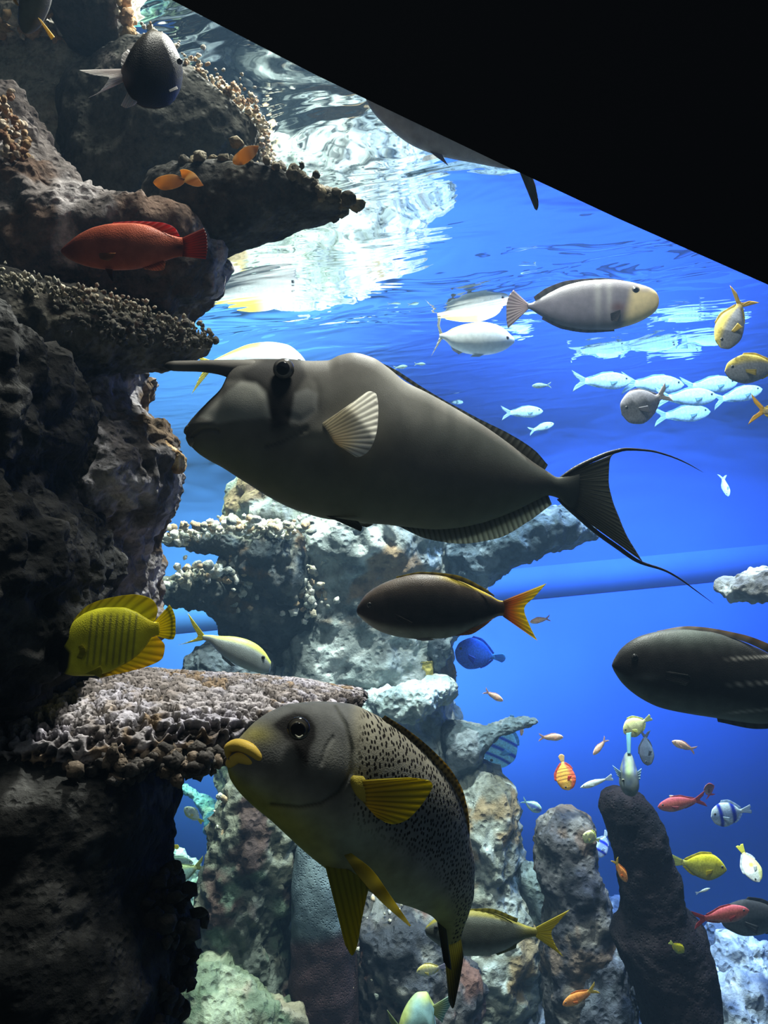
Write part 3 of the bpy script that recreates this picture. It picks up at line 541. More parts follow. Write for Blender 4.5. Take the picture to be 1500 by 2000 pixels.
# ------------------------------------------------------------------ fish
class Fish:
    """a big fish traced in the photograph's pixels, at depth d: local X = image right, Y = away, Z = image up (metres)"""
    def __init__(s, name, label, cx, cy, d, cat='fish', group=None):
        s.c = (cx, cy); s.s = d / F; s.root = empty(name, label, cat, group)
        M = Matrix([[CR[0], CF[0], CU[0], 0], [CR[1], CF[1], CU[1], 0], [CR[2], CF[2], CU[2], 0], [0, 0, 0, 1]])
        M.translation = Vector(P(cx, cy, d)); s.root.matrix_world = M
    def L(s, x, dep, y, at=None):
        """traced px point (x, y) lying dep px farther than the fish's origin; at = the depth that the trace of a whole cross-section refers to"""
        x = np.asarray(x, float); y = np.asarray(y, float); dep = np.asarray(dep, float) * np.ones_like(x); k = 1 + (dep if at is None else at) / F
        return np.stack([((x - 750) * k - (s.c[0] - 750)) * s.s, dep * s.s, -((y - 1000) * k - (s.c[1] - 1000)) * s.s], -1)
    def loft(s, name, rows, mat, colf, n=200, m=96, e=1.0, ease=True, dispf=None, ends=(0.02, 0.02), maskf=None, parent=None, keel=0.0):
        """rows: (topx, topy, botx, boty, halfwidth px, depth offset px)"""
        S = spline(rows, n, ease); q = np.linspace(0, 1, n); q = 0.5 * (0.5 - 0.5 * np.cos(np.pi * q)) + 0.5 * q
        k = np.ones(n)
        for end, v in ((ends[0], q), (ends[1], 1 - q)):
            if end > 0: k *= np.sqrt(np.clip(1 - np.clip((end - v) / end, 0, 1) ** 2, 0.001, 1))
        t = np.linspace(0, 2 * np.pi, m, endpoint=False); ct = np.cos(t); st = np.sin(t)
        cs = np.sign(ct) * np.abs(ct) ** e; ss = np.sign(st) * np.abs(st) ** e
        cx = (S[:, 0] + S[:, 2]) / 2; cy = (S[:, 1] + S[:, 3]) / 2; hx = (S[:, 0] - S[:, 2]) / 2; hy = (S[:, 1] - S[:, 3]) / 2
        X = cx[:, None] + (k * hx)[:, None] * cs; Y = cy[:, None] + (k * hy)[:, None] * cs
        D = S[:, 5][:, None] - (k * S[:, 4])[:, None] * ss * (1 - keel * (1 - np.abs(ss)))
        X, Y, D = X.ravel(), Y.ravel(), D.ravel(); side = np.tile(ss, n); up = np.tile(cs, n); along = np.repeat(q, m)
        Xt, Yt = X, Y; kk = (1 + np.repeat(S[:, 5], m) / F) / (1 + D / F); X = 750 + (X - 750) * kk; Y = 1000 + (Y - 1000) * kk
        if dispf is not None: D = D - dispf(X, Y) * np.sign(side) * sstep(0.0, 0.35, np.abs(side))
        V = s.L(Xt, D, Yt, np.repeat(S[:, 5], m)); Q = grid_faces(n, m)
        col = colf(X, Y, up, along) if callable(colf) else np.tile(np.array(colf, float), (len(X), 1))
        mask = None if maskf is None else maskf(X, Y, up, along)
        V, T = caps(V, Q, n, m); col = np.vstack([col, col[:1], col[-1:]])
        if mask is not None: mask = np.concatenate([mask, mask[:1], mask[-1:]])
        return mk(name, V, Q, col, mat, parent or s.root, tris=T, mask=mask)
    def fin(s, name, base, tip, col, tipcol=None, dep=(0, 0), th=2.0, rays=14, nn=90, mm=30, curl=0.0, mat=None, parent=None, rayd=0.35, edge=None, colf=None):
        """membrane between a base line and a tip line (px points), corrugated by its rays; dep = depth px at base and tip"""
        B = spline([(*p, 0) for p in base] if len(base[0]) == 2 else base, nn); T_ = spline([(*p, 0) for p in tip] if len(tip[0]) == 2 else tip, nn)
        v = np.linspace(0, 1, mm)[None, :]; u = np.linspace(0, 1, nn)[:, None]
        X = B[:, :1] * (1 - v) + T_[:, :1] * v; Y = B[:, 1:2] * (1 - v) + T_[:, 1:2] * v
        D = dep[0] * (1 - v) + dep[1] * v + curl * np.sin(np.pi * v) * np.sin(np.pi * u) + (B[:, 2:3] * (1 - v) + T_[:, 2:3] * v)
        rayw = np.cos(2 * np.pi * rays * u); D = D + rayw * th * 0.35 * (0.3 + v)
        half = th * (1 - 0.75 * v) * np.clip(np.minimum(u, 1 - u) * 12, 0.15, 1)
        V = np.vstack([s.L(X.ravel(), (D - half).ravel(), Y.ravel()), s.L(X.ravel(), (D + half).ravel(), Y.ravel())])
        N_ = nn * mm; i = np.arange(nn - 1)[:, None]; j = np.arange(mm - 1)[None, :]; a = (i * mm + j).reshape(-1)
        Q1 = np.stack([a, a + 1, a + mm + 1, a + mm], -1); Q2 = np.stack([a, a + mm, a + mm + 1, a + 1], -1) + N_
        j = np.arange(mm - 1); i = np.arange(nn - 1) * mm
        E = [np.stack([j, j + N_, j + 1 + N_, j + 1], -1), np.stack([j + N_ - mm, j + 1 + N_ - mm, j + 1 + 2 * N_ - mm, j + 2 * N_ - mm], -1),
             np.stack([i, i + mm, i + mm + N_, i + N_], -1), np.stack([i + mm - 1, i + N_ + mm - 1, i + mm + N_ + mm - 1, i + mm + mm - 1], -1)]
        Q = np.vstack([Q1, Q2] + E)
        vv = np.broadcast_to(v, X.shape).ravel(); uu = np.broadcast_to(u, X.shape).ravel()
        c = np.tile(np.array(col, float), (N_, 1))
        if tipcol is not None: c = mixc(c, tipcol, sstep(0.2, 1, vv))
        if colf is not None: c = colf(c, X.ravel(), Y.ravel(), uu, vv)
        if edge is not None: c = mixc(c, edge, sstep(0.86, 0.95, vv))
        c = c * (1 - rayd * np.broadcast_to((0.5 - 0.5 * rayw), X.shape).ravel()[:, None] ** 3)
        return mk(name, V, Q, np.vstack([c, c]), mat or FIN, parent or s.root)
    def eye(s, x, y, dep, r, iris, pupil=0.55, both=None, bulge=0.55, ring=None, asp=1.0):
        """eyeball set in the head; both = depth of the far side's eye"""
        n, m = 22, 32
        for sd, dp in ((-1, dep), (1, both)) if both is not None else ((-1, dep),):
            ph = np.linspace(0, np.pi, n)[:, None]; t = np.linspace(0, 2 * np.pi, m, endpoint=False)[None, :]
            X = x + r * asp * np.sin(ph) * np.cos(t); Y = y + r * np.sin(ph) * np.sin(t); D = dp + sd * r * bulge * np.cos(ph) * np.ones_like(t)
            rr = (np.sin(ph) * np.ones_like(t)).ravel(); front = (np.cos(ph) * np.ones_like(t)).ravel() > 0
            c = np.tile(np.array(iris, float), (n * m, 1)); c = mixc(c, (0.008, 0.008, 0.01), ((rr < pupil) & front).astype(float))
            if ring is not None: c = mixc(c, ring, (np.abs(rr - pupil - 0.07) < 0.05).astype(float))
            c = mixc(c, np.array(iris) * 0.3, (rr > 0.93).astype(float))
            ey = mk('eye', s.L(X.ravel(), D.ravel(), Y.ravel(), dp), grid_faces(n, m), c, mat_eye(), s.root)
            ph = np.linspace(0.02, math.asin(pupil), 8)[:, None]; k_ = 1.03
            X = x + k_ * r * asp * np.sin(ph) * np.cos(t); Y = y + k_ * r * np.sin(ph) * np.sin(t); D = dp + sd * k_ * r * bulge * np.cos(ph) * np.ones_like(t)
            V = s.L(X.ravel(), D.ravel(), Y.ravel(), dp); V, T = caps(V, None, 8, m)
            mk('pupil', V, grid_faces(8, m), (.006, .006, .008), mat_eye(), ey, tris=T)
    def tube(s, name, pts, col, mat=None, parent=None, n=60, m=14):
        """pts rows: x, y, depth, radius px"""
        S = spline(pts, n); t = np.linspace(0, 2 * np.pi, m, endpoint=False)
        tx = np.gradient(S[:, 0]); ty = np.gradient(S[:, 1]); l = np.hypot(tx, ty) + 1e-9; nx, ny = -ty / l, tx / l
        k = np.sqrt(np.clip(1 - np.abs(np.linspace(-1, 1, n)) ** 10, 0.01, 1)) * S[:, 3]
        X = S[:, 0][:, None] + (nx * k)[:, None] * np.cos(t); Y = S[:, 1][:, None] + (ny * k)[:, None] * np.cos(t); D = S[:, 2][:, None] + k[:, None] * np.sin(t)
        V = s.L(X.ravel(), D.ravel(), Y.ravel(), np.repeat(S[:, 2], m)); Q = grid_faces(n, m); V, T = caps(V, Q, n, m)
        return mk(name, V, Q, np.array(col, float), mat or SKIN, parent or s.root, tris=T)
def g(X, Y, cx, cy, rx, ry): return np.exp(-((X - cx) / rx) ** 2 - ((Y - cy) / ry) ** 2)
def dpoly(X, Y, pts):
    """distance in px to a polyline"""
    best = np.full(len(X), 1e9)
    for (a, b), (c, d) in zip(pts[:-1], pts[1:]):
        t = np.clip(((X - a) * (c - a) + (Y - b) * (d - b)) / ((c - a) ** 2 + (d - b) ** 2 + 1e-9), 0, 1)
        best = np.minimum(best, np.hypot(X - a - t * (c - a), Y - b - t * (d - b)))
    return best
def soft(X, Y, poly, w_):
    d = dpoly(X, Y, poly + poly[:1]); return sstep(-w_, w_, np.where(inside(X, Y, poly), d, -d))
def inside(X, Y, poly):
    r = np.zeros(len(X), bool); j = len(poly) - 1
    for i in range(len(poly)):
        a, b = poly[i]; c, d = poly[j]
        if b != d: r ^= ((b > Y) != (d > Y)) & (X < (c - a) * (Y - b) / (d - b) + a)
        j = i
    return r

# --- the big horned unicornfish
fu = Fish('unicornfish', 'largest fish, grey with a long forehead horn and trailing tail streamers', 750, 880, 1.35)
gill = [(598, 838), (575, 850), (548, 864), (519, 873)]
mouthl = [(371, 862), (378, 850), (392, 841), (410, 838), (426, 842)]
cheek = [(446, 742), (478, 742), (505, 752), (522, 775), (530, 815)]
oper = [(560, 812), (590, 822), (618, 800), (622, 765), (615, 745)]
def udisp(X, Y):
    d = -2.5 * np.exp(-(dpoly(X, Y, gill) / 5) ** 2) - 5 * np.exp(-(dpoly(X, Y, mouthl) / 3.2) ** 2) + 4 * g(X, Y, 452, 800, 60, 40)
    d = d - 1.2 * np.exp(-(dpoly(X, Y, cheek) / 8) ** 2) - 1.2 * np.exp(-(dpoly(X, Y, oper) / 7) ** 2) - 5 * g(X, Y, 553, 722, 34, 30)
    return d + 4 * g(X, Y, 553, 790, 16, 60) * 0 + 6 * g(X, Y, 640, 850, 60, 26) + 5 * g(X, Y, 395, 828, 22, 12)
def ucol(X, Y, up, al):
    c = np.tile([0.19, 0.182, 0.16], (len(X), 1))
    c = mixc(c, (0.15, 0.14, 0.125), sstep(0.45, 0.95, up)); c = mixc(c, (0.17, 0.185, 0.145), sstep(-0.1, -0.8, up))  # greenish shade of the belly put into the skin colour
    c = mixc(c, (0.13, 0.15, 0.14), 0.6 * sstep(-0.25, 0.4, up) * sstep(720, 880, X) * (1 - sstep(0.6, .9, up)))
    c = mixc(c, (0.31, 0.30, 0.27), 0.9 * g(X, Y, 770, 760, 55, 60) + 0.6 * g(X, Y, 860, 810, 80, 30))     # paler saddle behind the hump
    c = mixc(c, (0.07, 0.065, 0.06), np.clip(1.2 * g(X, Y, 545, 790, 20, 60) + 0.9 * g(X, Y, 553, 722, 32, 32) + .6 * g(X, Y, 480, 730, 60, 14), 0, 0.9))   # dark mask
    c = mixc(c, (0.045, 0.042, 0.04), 0.9 * soft(X, Y, [(468, 728), (520, 700), (588, 702), (598, 735), (582, 762), (566, 832), (530, 840), (526, 785), (512, 757), (480, 744)], 7))
    c = mixc(c, (0.44, 0.43, 0.38), 0.95 * soft(X, Y, [(392, 814), (440, 768), (470, 745), (500, 747), (520, 765), (528, 815), (470, 820), (425, 828)], 5))
    c = mixc(c, (0.36, 0.355, 0.33), 0.9 * soft(X, Y, [(576, 768), (600, 758), (620, 768), (620, 798), (596, 824), (566, 828)], 5))
    c = mixc(c, (0.12, 0.11, 0.10), 0.8 * g(X, Y, 372, 856, 14, 16)); c = mixc(c, (0.09, 0.09, 0.085), 0.85 * np.exp(-(dpoly(X, Y, gill) / 3) ** 2))  # shade of the gill crease painted as a dark line
    c = mixc(c, (0.45, 0.42, 0.34), 0.7 * g(X, Y, 620, 860, 42, 22))
    bars = sstep(0.3, 0.9, np.sin(X * 0.13 + 0.5 * np.sin(X * .05)) * 0.5 + 0.5) * sstep(0.15, 0.6, up) * sstep(800, 860, X) * (1 - sstep(1030, 1080, X))
    c = mixc(c, (0.12, 0.125, 0.115), 0.35 * bars)
    return mixc(c, (0.10, 0.11, 0.10), sstep(1030, 1110, X) * 0.8)
UW = 1.0
ub = fu.loft('body', [(362, 838, 363, 852, 8, -62), (372, 824, 370, 866, 20, -60), (388, 806, 386, 884, 33, -56), (410, 784, 408, 899, 44, -52), (436, 757, 436, 914, 54, -46), (456, 716, 462, 931, 61, -42),
    (474, 704, 486, 946, 66, -38), (510, 702, 524, 970, 73, -30), (556, 702, 577, 996, 80, -22), (610, 706, 641, 1014, 84, -14), (641, 705, 680, 1018, 85, -8), (664, 695, 710, 1022, 84, -4), (690, 690, 745, 1024, 82, 0), (727, 699, 785, 1028, 80, 6), (759, 720, 820, 1032, 77, 12), (791, 746, 850, 1034, 73, 18),
    (833, 767, 885, 1032, 67, 26), (887, 797, 930, 1024, 60, 38), (940, 829, 975, 1010, 50, 50), (993, 866, 1018, 992, 39, 64), (1040, 902, 1050, 976, 27, 78), (1068, 920, 1070, 968, 19, 86), (1090, 932, 1088, 972, 13, 92), (1112, 930, 1108, 990, 8, 98), (1135, 925, 1128, 1000, 4, 104)],
    mat_skin('unicorn_skin', rough=0.5, scale=900, bump=0.0003, spec=0.03, mott=0.10), ucol, n=420, m=190, e=0.92, dispf=udisp, ends=(0.012, 0.004))
fu.loft('horn', [(320, 709, 321, 720, 4, -92), (340, 705, 342, 725, 8, -88), (380, 704, 384, 726, 10, -78), (420, 703, 424, 731, 14, -68), (455, 703, 458, 742, 19, -58), (490, 703, 496, 752, 24, -50), (530, 704, 540, 758, 22, -44)],
    mat_skin('unicorn_skin'), lambda X, Y, up, al: mixc(np.tile([0.20, 0.185, 0.165], (len(X), 1)), (0.05, 0.045, 0.04), np.clip(sstep(345, 322, X) + .3 * sstep(0.2, -.6, up), 0, 1)), n=110, m=48, ends=(0.05, 0.2))
fu.loft('lower_lip', [(362, 850, 364, 862, 9, -64), (374, 852, 374, 873, 17, -66), (392, 850, 390, 872, 18, -68), (415, 846, 414, 862, 10, -70)], mat_skin('unicorn_skin'), (0.20, 0.195, 0.165), n=50, m=36, ends=(.15, .3))
fu.loft('upper_lip', [(358, 836, 360, 852, 8, -64), (372, 828, 374, 846, 17, -66), (394, 826, 394, 842, 19, -68), (420, 834, 418, 843, 8, -72)], mat_skin('unicorn_skin'), (0.17, 0.155, 0.14), n=50, m=36, ends=(.15, .3))
fu.eye(554, 721, -84, 21, (0.13, 0.12, 0.11), 0.60, both=40, bulge=0.6, ring=(0.30, 0.28, 0.25))
def pcol(c, X, Y, u, v): return mixc(mixc(c, (1.0, 0.98, 0.92), sstep(0.35, 0.75, v)), (0.50, 0.38, 0.22), 0.8 * sstep(0.55, 0.0, v) * sstep(0.2, 0.9, u))
fu.fin('pectoral_fin', [(618, 834), (626, 846), (640, 858), (660, 870)], [(700, 778), (722, 764), (735, 770), (739, 800), (737, 835), (728, 868), (712, 888), (698, 893), (684, 884)], (0.95, 0.88, 0.72), dep=(-92, -135), th=2.6, rays=15, nn=180, colf=pcol, rayd=0.45, curl=-8)
fu.loft('pectoral_base', [(585, 836, 590, 856, 8, -86), (608, 830, 614, 862, 12, -88), (632, 828, 640, 866, 9, -92), (655, 830, 662, 872, 4, -97)], mat_skin('unicorn_skin'), (0.48, 0.43, 0.33), n=40, m=30, ends=(.2, .2))
gdk = (0.10, 0.105, 0.095)
fu.fin('dorsal_fin', [(700, 694, 2), (759, 722, 12), (833, 770, 27), (940, 833, 52), (1040, 905, 80), (1062, 922, 86)], [(701, 691, 2), (761, 716, 12), (836, 763, 27), (930, 815, 50), (1000, 850, 70), (1045, 880, 80), (1070, 908, 86)], (0.16, 0.16, 0.145), (0.20, 0.21, 0.19), th=2.0, rays=34, nn=230, edge=(0.10, 0.11, 0.12))
fu.fin('anal_fin', [(760, 1026, 10), (850, 1032, 25), (930, 1022, 42), (1000, 996, 62), (1070, 964, 86)], [(770, 1024, 10), (840, 1054, 25), (900, 1062, 40), (970, 1052, 58), (1030, 1020, 72), (1078, 985, 86)], (0.26, 0.29, 0.25), (0.42, 0.46, 0.41), th=2.0, rays=32, nn=260, rayd=0.5)
fu.fin('pelvic_fin', [(632, 1006), (660, 1012), (700, 1018)], [(704, 1038), (706, 1036), (708, 1030)], (0.15, 0.16, 0.14), dep=(-40, -45), rays=6)
fu.fin('pelvic_fin', [(640, 1012), (680, 1018), (720, 1020)], [(716, 1030), (722, 1028), (730, 1024)], (0.17, 0.18, 0.16), dep=(45, 52), rays=6)
fu.fin('tail_fin', [(1093, 931, 94), (1100, 945, 94), (1100, 965, 94), (1088, 977, 94)],
    [(1203, 884, 132), (1193, 893, 130), (1190, 908, 126), (1189, 939, 122), (1196, 975, 122), (1208, 1007, 124), (1223, 1043, 128), (1243, 1077, 134), (1256, 1098, 140)], (0.12, 0.125, 0.115), (0.20, 0.21, 0.19), th=3.5, rays=20, nn=240, mm=50)
for pts in ([(1093, 934, 94, 4), (1129, 912, 106, 4.5), (1165, 895, 118, 4.5), (1194, 884, 128, 4), (1226, 877.5, 138, 3), (1266, 880, 150, 2), (1306, 890, 162, 1.6), (1342, 905, 174, 1.1), (1374, 923, 186, .6)],
            [(1088, 974, 94, 4), (1126, 1006, 104, 4.5), (1162, 1037, 114, 4.5), (1205, 1068, 126, 4.5), (1248, 1097, 138, 3.5), (1298, 1114, 152, 2.2), (1327, 1130, 162, 1.7), (1356, 1151, 172, 1.2), (1395, 1180, 184, .6)]):
    fu.tube('tail_streamer', pts, (0.06, 0.065, 0.07), n=120)

# --- sweetlips, bottom centre
SPOT = mat_skin('spotted_skin', rough=0.5, scale=420, bump=0.0005, spec=0.03, spots=(150, (0.018, 0.015, 0.012), 0.24, 0.34), mott=0.22, stretch=(1.25, 1, 0.75))
fs_ = Fish('sweetlips_fish', 'large grey fish with thick yellow lips, yellow fins and a dark-speckled back', 690, 1620, 1.15)
opn = [(655, 1380), (676, 1420), (686, 1465), (684, 1510), (662, 1548), (628, 1570), (585, 1578), (530, 1572)]
def sdisp(X, Y):
    lo = dpoly(X, Y, opn); d = -6 * np.exp(-(lo / 5) ** 2) - 9 * g(X, Y, 583, 1425, 30, 28) - 3 * np.exp(-(dpoly(X, Y, [(628, 1490), (636, 1462), (650, 1440)]) / 4) ** 2)
    return d + 5 * g(X, Y, 640, 1500, 40, 40) + 4 * g(X, Y, 540, 1500, 50, 40)
def scol(X, Y, up, al):
    c = np.tile([0.27, 0.265, 0.235], (len(X), 1))
    head = 1 - sstep(665, 700, X + 0.12 * (Y - 1450))
    c = mixc(c, (0.38, 0.35, 0.27), sstep(0.25, 0.8, up) * (1 - head)); c = mixc(c, (0.155, 0.155, 0.155), 0.85 * head * sstep(-0.35, 0.1, up))
    c = mixc(c, (0.33, 0.35, 0.20), sstep(0.0, -0.55, up)); c = mixc(c, (0.42, 0.40, 0.07), head * sstep(-0.25, -0.7, up) * 0.75)
    c = mixc(c, (0.30, 0.36, 0.30), 0.8 * g(X, Y, 700, 1640, 70, 45)); c = mixc(c, (0.14, 0.16, 0.18), 0.65 * g(X, Y, 840, 1640, 80, 80) + 0.6 * g(X, Y, 770, 1560, 60, 60))
    c = mixc(c, (0.30, 0.31, 0.08), 0.7 * sstep(1720, 1800, Y) * sstep(830, 860, X)); c = mixc(c, (0.38, 0.33, 0.08), 0.7 * g(X, Y, 500, 1435, 36, 20))
    c = mixc(c, (0.035, 0.033, 0.033), np.clip(1.3 * g(X, Y, 582, 1425, 34, 30) + 0.95 * g(X, Y, 592, 1470, 16, 40) + .7 * g(X, Y, 555, 1418, 28, 12), 0, .95))
    c = mixc(c, (0.018, 0.017, 0.017), 0.93 * soft(X, Y, [(534, 1416), (553, 1399), (574, 1391), (600, 1397), (616, 1420), (616, 1444), (604, 1460), (600, 1492), (588, 1480), (572, 1454), (556, 1442), (550, 1430)], 5))
    c = mixc(c, (0.09, 0.09, 0.085), 0.75 * g(X, Y, 650, 1530, 44, 22)); c = mixc(c, (0.07, 0.07, 0.06), 0.7 * np.exp(-(dpoly(X, Y, opn) / 3.5) ** 2))  # shade along the gill cover crease painted into the colour
    return mixc(c, (0.32, 0.31, 0.27), 0.6 * g(X, Y, 650, 1478, 24, 34))
def smask(X, Y, up, al): return sstep(690, 715, X + 0.1 * (Y - 1450)) * sstep(-0.25, 0.15, up + 0.0 * X)
fs_.loft('body', [(447, 1462, 443, 1490, 12, -92), (474, 1434, 450, 1516, 34, -88), (497, 1411, 467, 1541, 50, -82), (531, 1389, 497, 1570, 66, -74), (568, 1376, 531, 1597, 78, -64), (624, 1372, 567, 1630, 88, -50), (680, 1376, 602, 1662, 93, -34), (728, 1395, 637, 1690, 93, -16),
    (773, 1422, 672, 1711, 90, 4), (811, 1452, 706, 1728, 86, 26), (848, 1488, 742, 1746, 80, 50), (882, 1530, 772, 1758, 72, 78), (904, 1575, 798, 1766, 64, 106), (917, 1632, 820, 1775, 54, 138), (927, 1690, 840, 1785, 43, 168), (926, 1743, 852, 1797, 31, 196), (917, 1780, 860, 1812, 20, 216), (906, 1812, 864, 1830, 12, 230), (899, 1838, 866, 1848, 7, 238)],
    SPOT, scol, n=420, m=200, e=0.95, dispf=sdisp, maskf=smask, ends=(0.012, 0.01))
YL = (0.66, 0.40, 0.07)
LIP = mat_skin('lip_skin', rough=.4, mott=.1, bump=.0002)
fs_.tube('upper_lip', [(446, 1484, -102, 4), (447, 1463, -112, 10), (464, 1455, -120, 12), (487, 1462, -128, 12), (506, 1476, -132, 11), (517, 1490, -134, 7)], (0.80, 0.54, 0.10), LIP, n=60, m=24)
fs_.tube('lower_lip', [(443, 1483, -104, 7), (450, 1489, -114, 11), (468, 1480, -124, 11), (490, 1487, -130, 9), (508, 1494, -132, 6)], (0.76, 0.52, 0.10), LIP, n=60, m=24)
fs_.eye(583, 1423, -136, 23, (0.05, 0.045, 0.04), 0.62, both=36, bulge=0.5, ring=(0.16, 0.14, 0.10))
fs_.tube('eye_glint', [(576, 1434, -148, .8), (584, 1440, -149, 2.2), (592, 1435, -148, .8)], (.85, .80, .6), mat_eye(), n=24, m=10)  # pale crescent modelled for the glint of light on the eye
fs_.tube('mouth_corner', [(502, 1470, -132, 5), (522, 1478, -137, 5), (536, 1486, -139, 3)], (0.20, 0.17, 0.07), LIP, n=30)
fs_.fin('pectoral_fin', [(690, 1524), (696, 1545), (712, 1570), (735, 1596)], [(800, 1518), (838, 1524), (845, 1534), (832, 1560), (812, 1586), (790, 1604), (768, 1610), (752, 1606)], (0.50, 0.38, 0.02), (0.78, 0.66, 0.03), dep=(-122, -158), th=3, rays=11, nn=170, rayd=.55, edge=None, curl=-10)
fs_.loft('pectoral_base', [(683, 1514, 685, 1540, 7, -118), (696, 1515, 702, 1560, 11, -120), (716, 1516, 722, 1574, 6, -126)], SKIN, (0.42, 0.33, 0.05), n=30, m=26, ends=(.25, .25))
fs_.fin('pelvic_fin', [(630, 1672), (665, 1690), (700, 1710), (724, 1722)], [(674, 1846), (688, 1866), (697, 1850), (706, 1800), (716, 1752)], (0.36, 0.36, 0.04), (0.72, 0.58, 0.02), dep=(-60, -75), th=3, rays=7, rayd=.35, curl=-8)
fs_.fin('pelvic_fin', [(672, 1670), (700, 1712), (745, 1762), (800, 1810)], [(686, 1666), (726, 1698), (762, 1748), (803, 1808)], (0.30, 0.25, 0.03), (0.55, 0.42, 0.02), dep=(-112, -104), th=4, rays=3, rayd=.4)
def dcol(c, X, Y, u, v): return mixc(mixc(c, (0.42, 0.30, 0.06), sstep(.72, .95, v)), (0.03, 0.025, 0.02), sstep(.1, .5, np.sin(X * .45) * np.sin(Y * .4)) * .8)
fs_.fin('dorsal_fin', [(745, 1404, -8), (790, 1436, 14), (830, 1472, 38), (866, 1512, 64), (893, 1556, 92), (908, 1610, 126), (914, 1660, 150)], [(752, 1397, -10), (800, 1428, 12), (846, 1466, 34), (884, 1508, 60), (908, 1556, 86), (917, 1612, 118), (918, 1655, 148)], (0.16, 0.14, 0.08), th=4, rays=26, nn=220, colf=dcol, rayd=.4)
fs_.fin('anal_fin', [(852, 1790, 190), (862, 1806, 196), (872, 1815, 205)], [(866, 1878, 190), (874, 1890, 196), (882, 1895, 200)], (0.12, 0.11, 0.03), (0.05, 0.05, 0.02), th=3, rays=6)
fs_.fin('tail_fin', [(866, 1838, 236), (880, 1843, 238), (900, 1832, 238)], [(876, 1956, 268), (884, 1970, 250), (893, 1940, 240), (906, 1868, 262)], (0.30, 0.28, 0.05), (0.10, 0.09, 0.035), th=3, rays=9, curl=22, rayd=.5)

# --- other traced fish
def plainfish(name, label, c, d, rows, colf, tail=None, fins=(), eye=None, tcol=None, ttip=None, n=150, m=70, skin=None, e=0.95, group=None, trays=10, tcolf=None, disp=None, ends=(.02, .01), **kw):
    f = Fish(name, label, c[0], c[1], d, group=group)
    f.loft('body', rows, skin or SKIN, colf, n=n, m=m, e=e, ends=ends, dispf=disp, **kw)
    if tail: f.fin('tail_fin', tail[0], tail[1], tcol, ttip, th=2, rays=trays, nn=110, colf=tcolf)
    R_ = np.array(rows, float); o_ = np.argsort(R_[:, 0]); R_ = R_[o_]
    def skin_at(x, y):
        t_, b_, h_, c_ = (np.interp(x, R_[:, 0], R_[:, q_]) for q_ in (1, 3, 4, 5)); v = min(abs((y - (t_ + b_) / 2) / max((b_ - t_) / 2, 1)), .95)
        return c_ - h_ * math.sqrt(1 - v * v)
    fins = [(nm, b, t, cc, ct, ((skin_at(*b[0]) + 2, skin_at(*b[0]) - 9) if nm == 'pectoral_fin' else dp)) for nm, b, t, cc, ct, dp in fins]
    if eye: eye = (eye[0], eye[1], skin_at(eye[0], eye[1]) + .12 * eye[3]) + tuple(eye[3:])
    for nm, b, t, cc, ct, dp in fins: f.fin(nm, b, t, cc, ct, dep=dp, th=1.6, rays=10)
    if eye: f.eye(*eye[:3], eye[3], eye[4], eye[5], both=-eye[2], bulge=.5)
    return f
YEL = (0.78, 0.66, 0.03)
def bfcol(X, Y, up, al):
    c = np.tile([0.70, 0.66, 0.04], (len(X), 1)); c = mixc(c, (0.82, 0.62, 0.03), sstep(240, 330, X) * .7)
    u = X + 0.10 * (Y - 1245); bars = sstep(0.45, 0.95, 0.5 + 0.5 * np.cos(u * 2 * np.pi / 12.5)) * sstep(160, 176, u) * (1 - sstep(262, 275, u)) * sstep(1192, 1206, Y) * (1 - sstep(1292, 1306, Y))
    c = mixc(c, (0.17, 0.17, 0.05), .7 * bars); c = mixc(c, (0.02, 0.02, 0.016), soft(X, Y, [(85, 1244), (114, 1248), (138, 1274), (134, 1304), (122, 1328), (85, 1328)], 4))
    return c
bf = plainfish('butterflyfish', 'bright yellow butterflyfish with faint dark bars and a black face, above the porous plate', (225, 1245), 1.22,
    [(100, 1276, 101, 1292, 6, 12), (112, 1258, 112, 1308, 14, 10), (128, 1234, 128, 1316, 20, 6), (150, 1208, 150, 1320, 24, 2), (178, 1192, 178, 1320, 26, 0), (208, 1186, 208, 1314, 25, -2), (238, 1186, 238, 1300, 21, -4), (264, 1194, 264, 1284, 16, -5), (284, 1206, 284, 1264, 10, -6), (299, 1214, 299, 1243, 6, -7), (312, 1216, 312, 1240, 3, -7)],
    bfcol, ([(300, 1216), (303, 1228), (300, 1241)], [(331, 1181), (338, 1192), (343, 1212), (343, 1236), (337, 1249), (329, 1249)]),
    [('dorsal_fin', [(132, 1232), (165, 1200), (208, 1188), (245, 1190), (275, 1204), (294, 1216)], [(140, 1214), (172, 1182), (212, 1168), (262, 1161), (296, 1170), (308, 1192), (300, 1213)][:6] + [(303, 1212)], (0.55, 0.52, 0.04), (0.58, 0.50, 0.03), (0, 0)),
     ('anal_fin', [(190, 1316), (230, 1302), (260, 1286), (292, 1246)], [(196, 1324), (250, 1312), (292, 1300), (318, 1284), (322, 1262), (306, 1242)], (0.58, 0.48, 0.03), (0.75, 0.55, 0.05), (0, 0)),
     ('pelvic_fin', [(166, 1316), (184, 1318)], [(196, 1300), (200, 1310), (196, 1324)], (0.5, 0.48, 0.03), (0.6, 0.56, 0.05), (-28, -34)),
     ('pectoral_fin', [(146, 1266), (146, 1284)], [(160, 1258), (168, 1270), (160, 1288)], (0.5, 0.48, 0.03), (0.6, 0.56, 0.05), (-26, -36))],
    (116, 1272, -15, 5, (0.06, 0.05, 0.03), .6), YEL, (0.62, 0.55, 0.04), tcolf=lambda c, X, Y, u, v: mixc(c, (0.16, 0.18, 0.06), .8 * np.exp(-((v - .82) / .05) ** 2)), n=200, m=90)
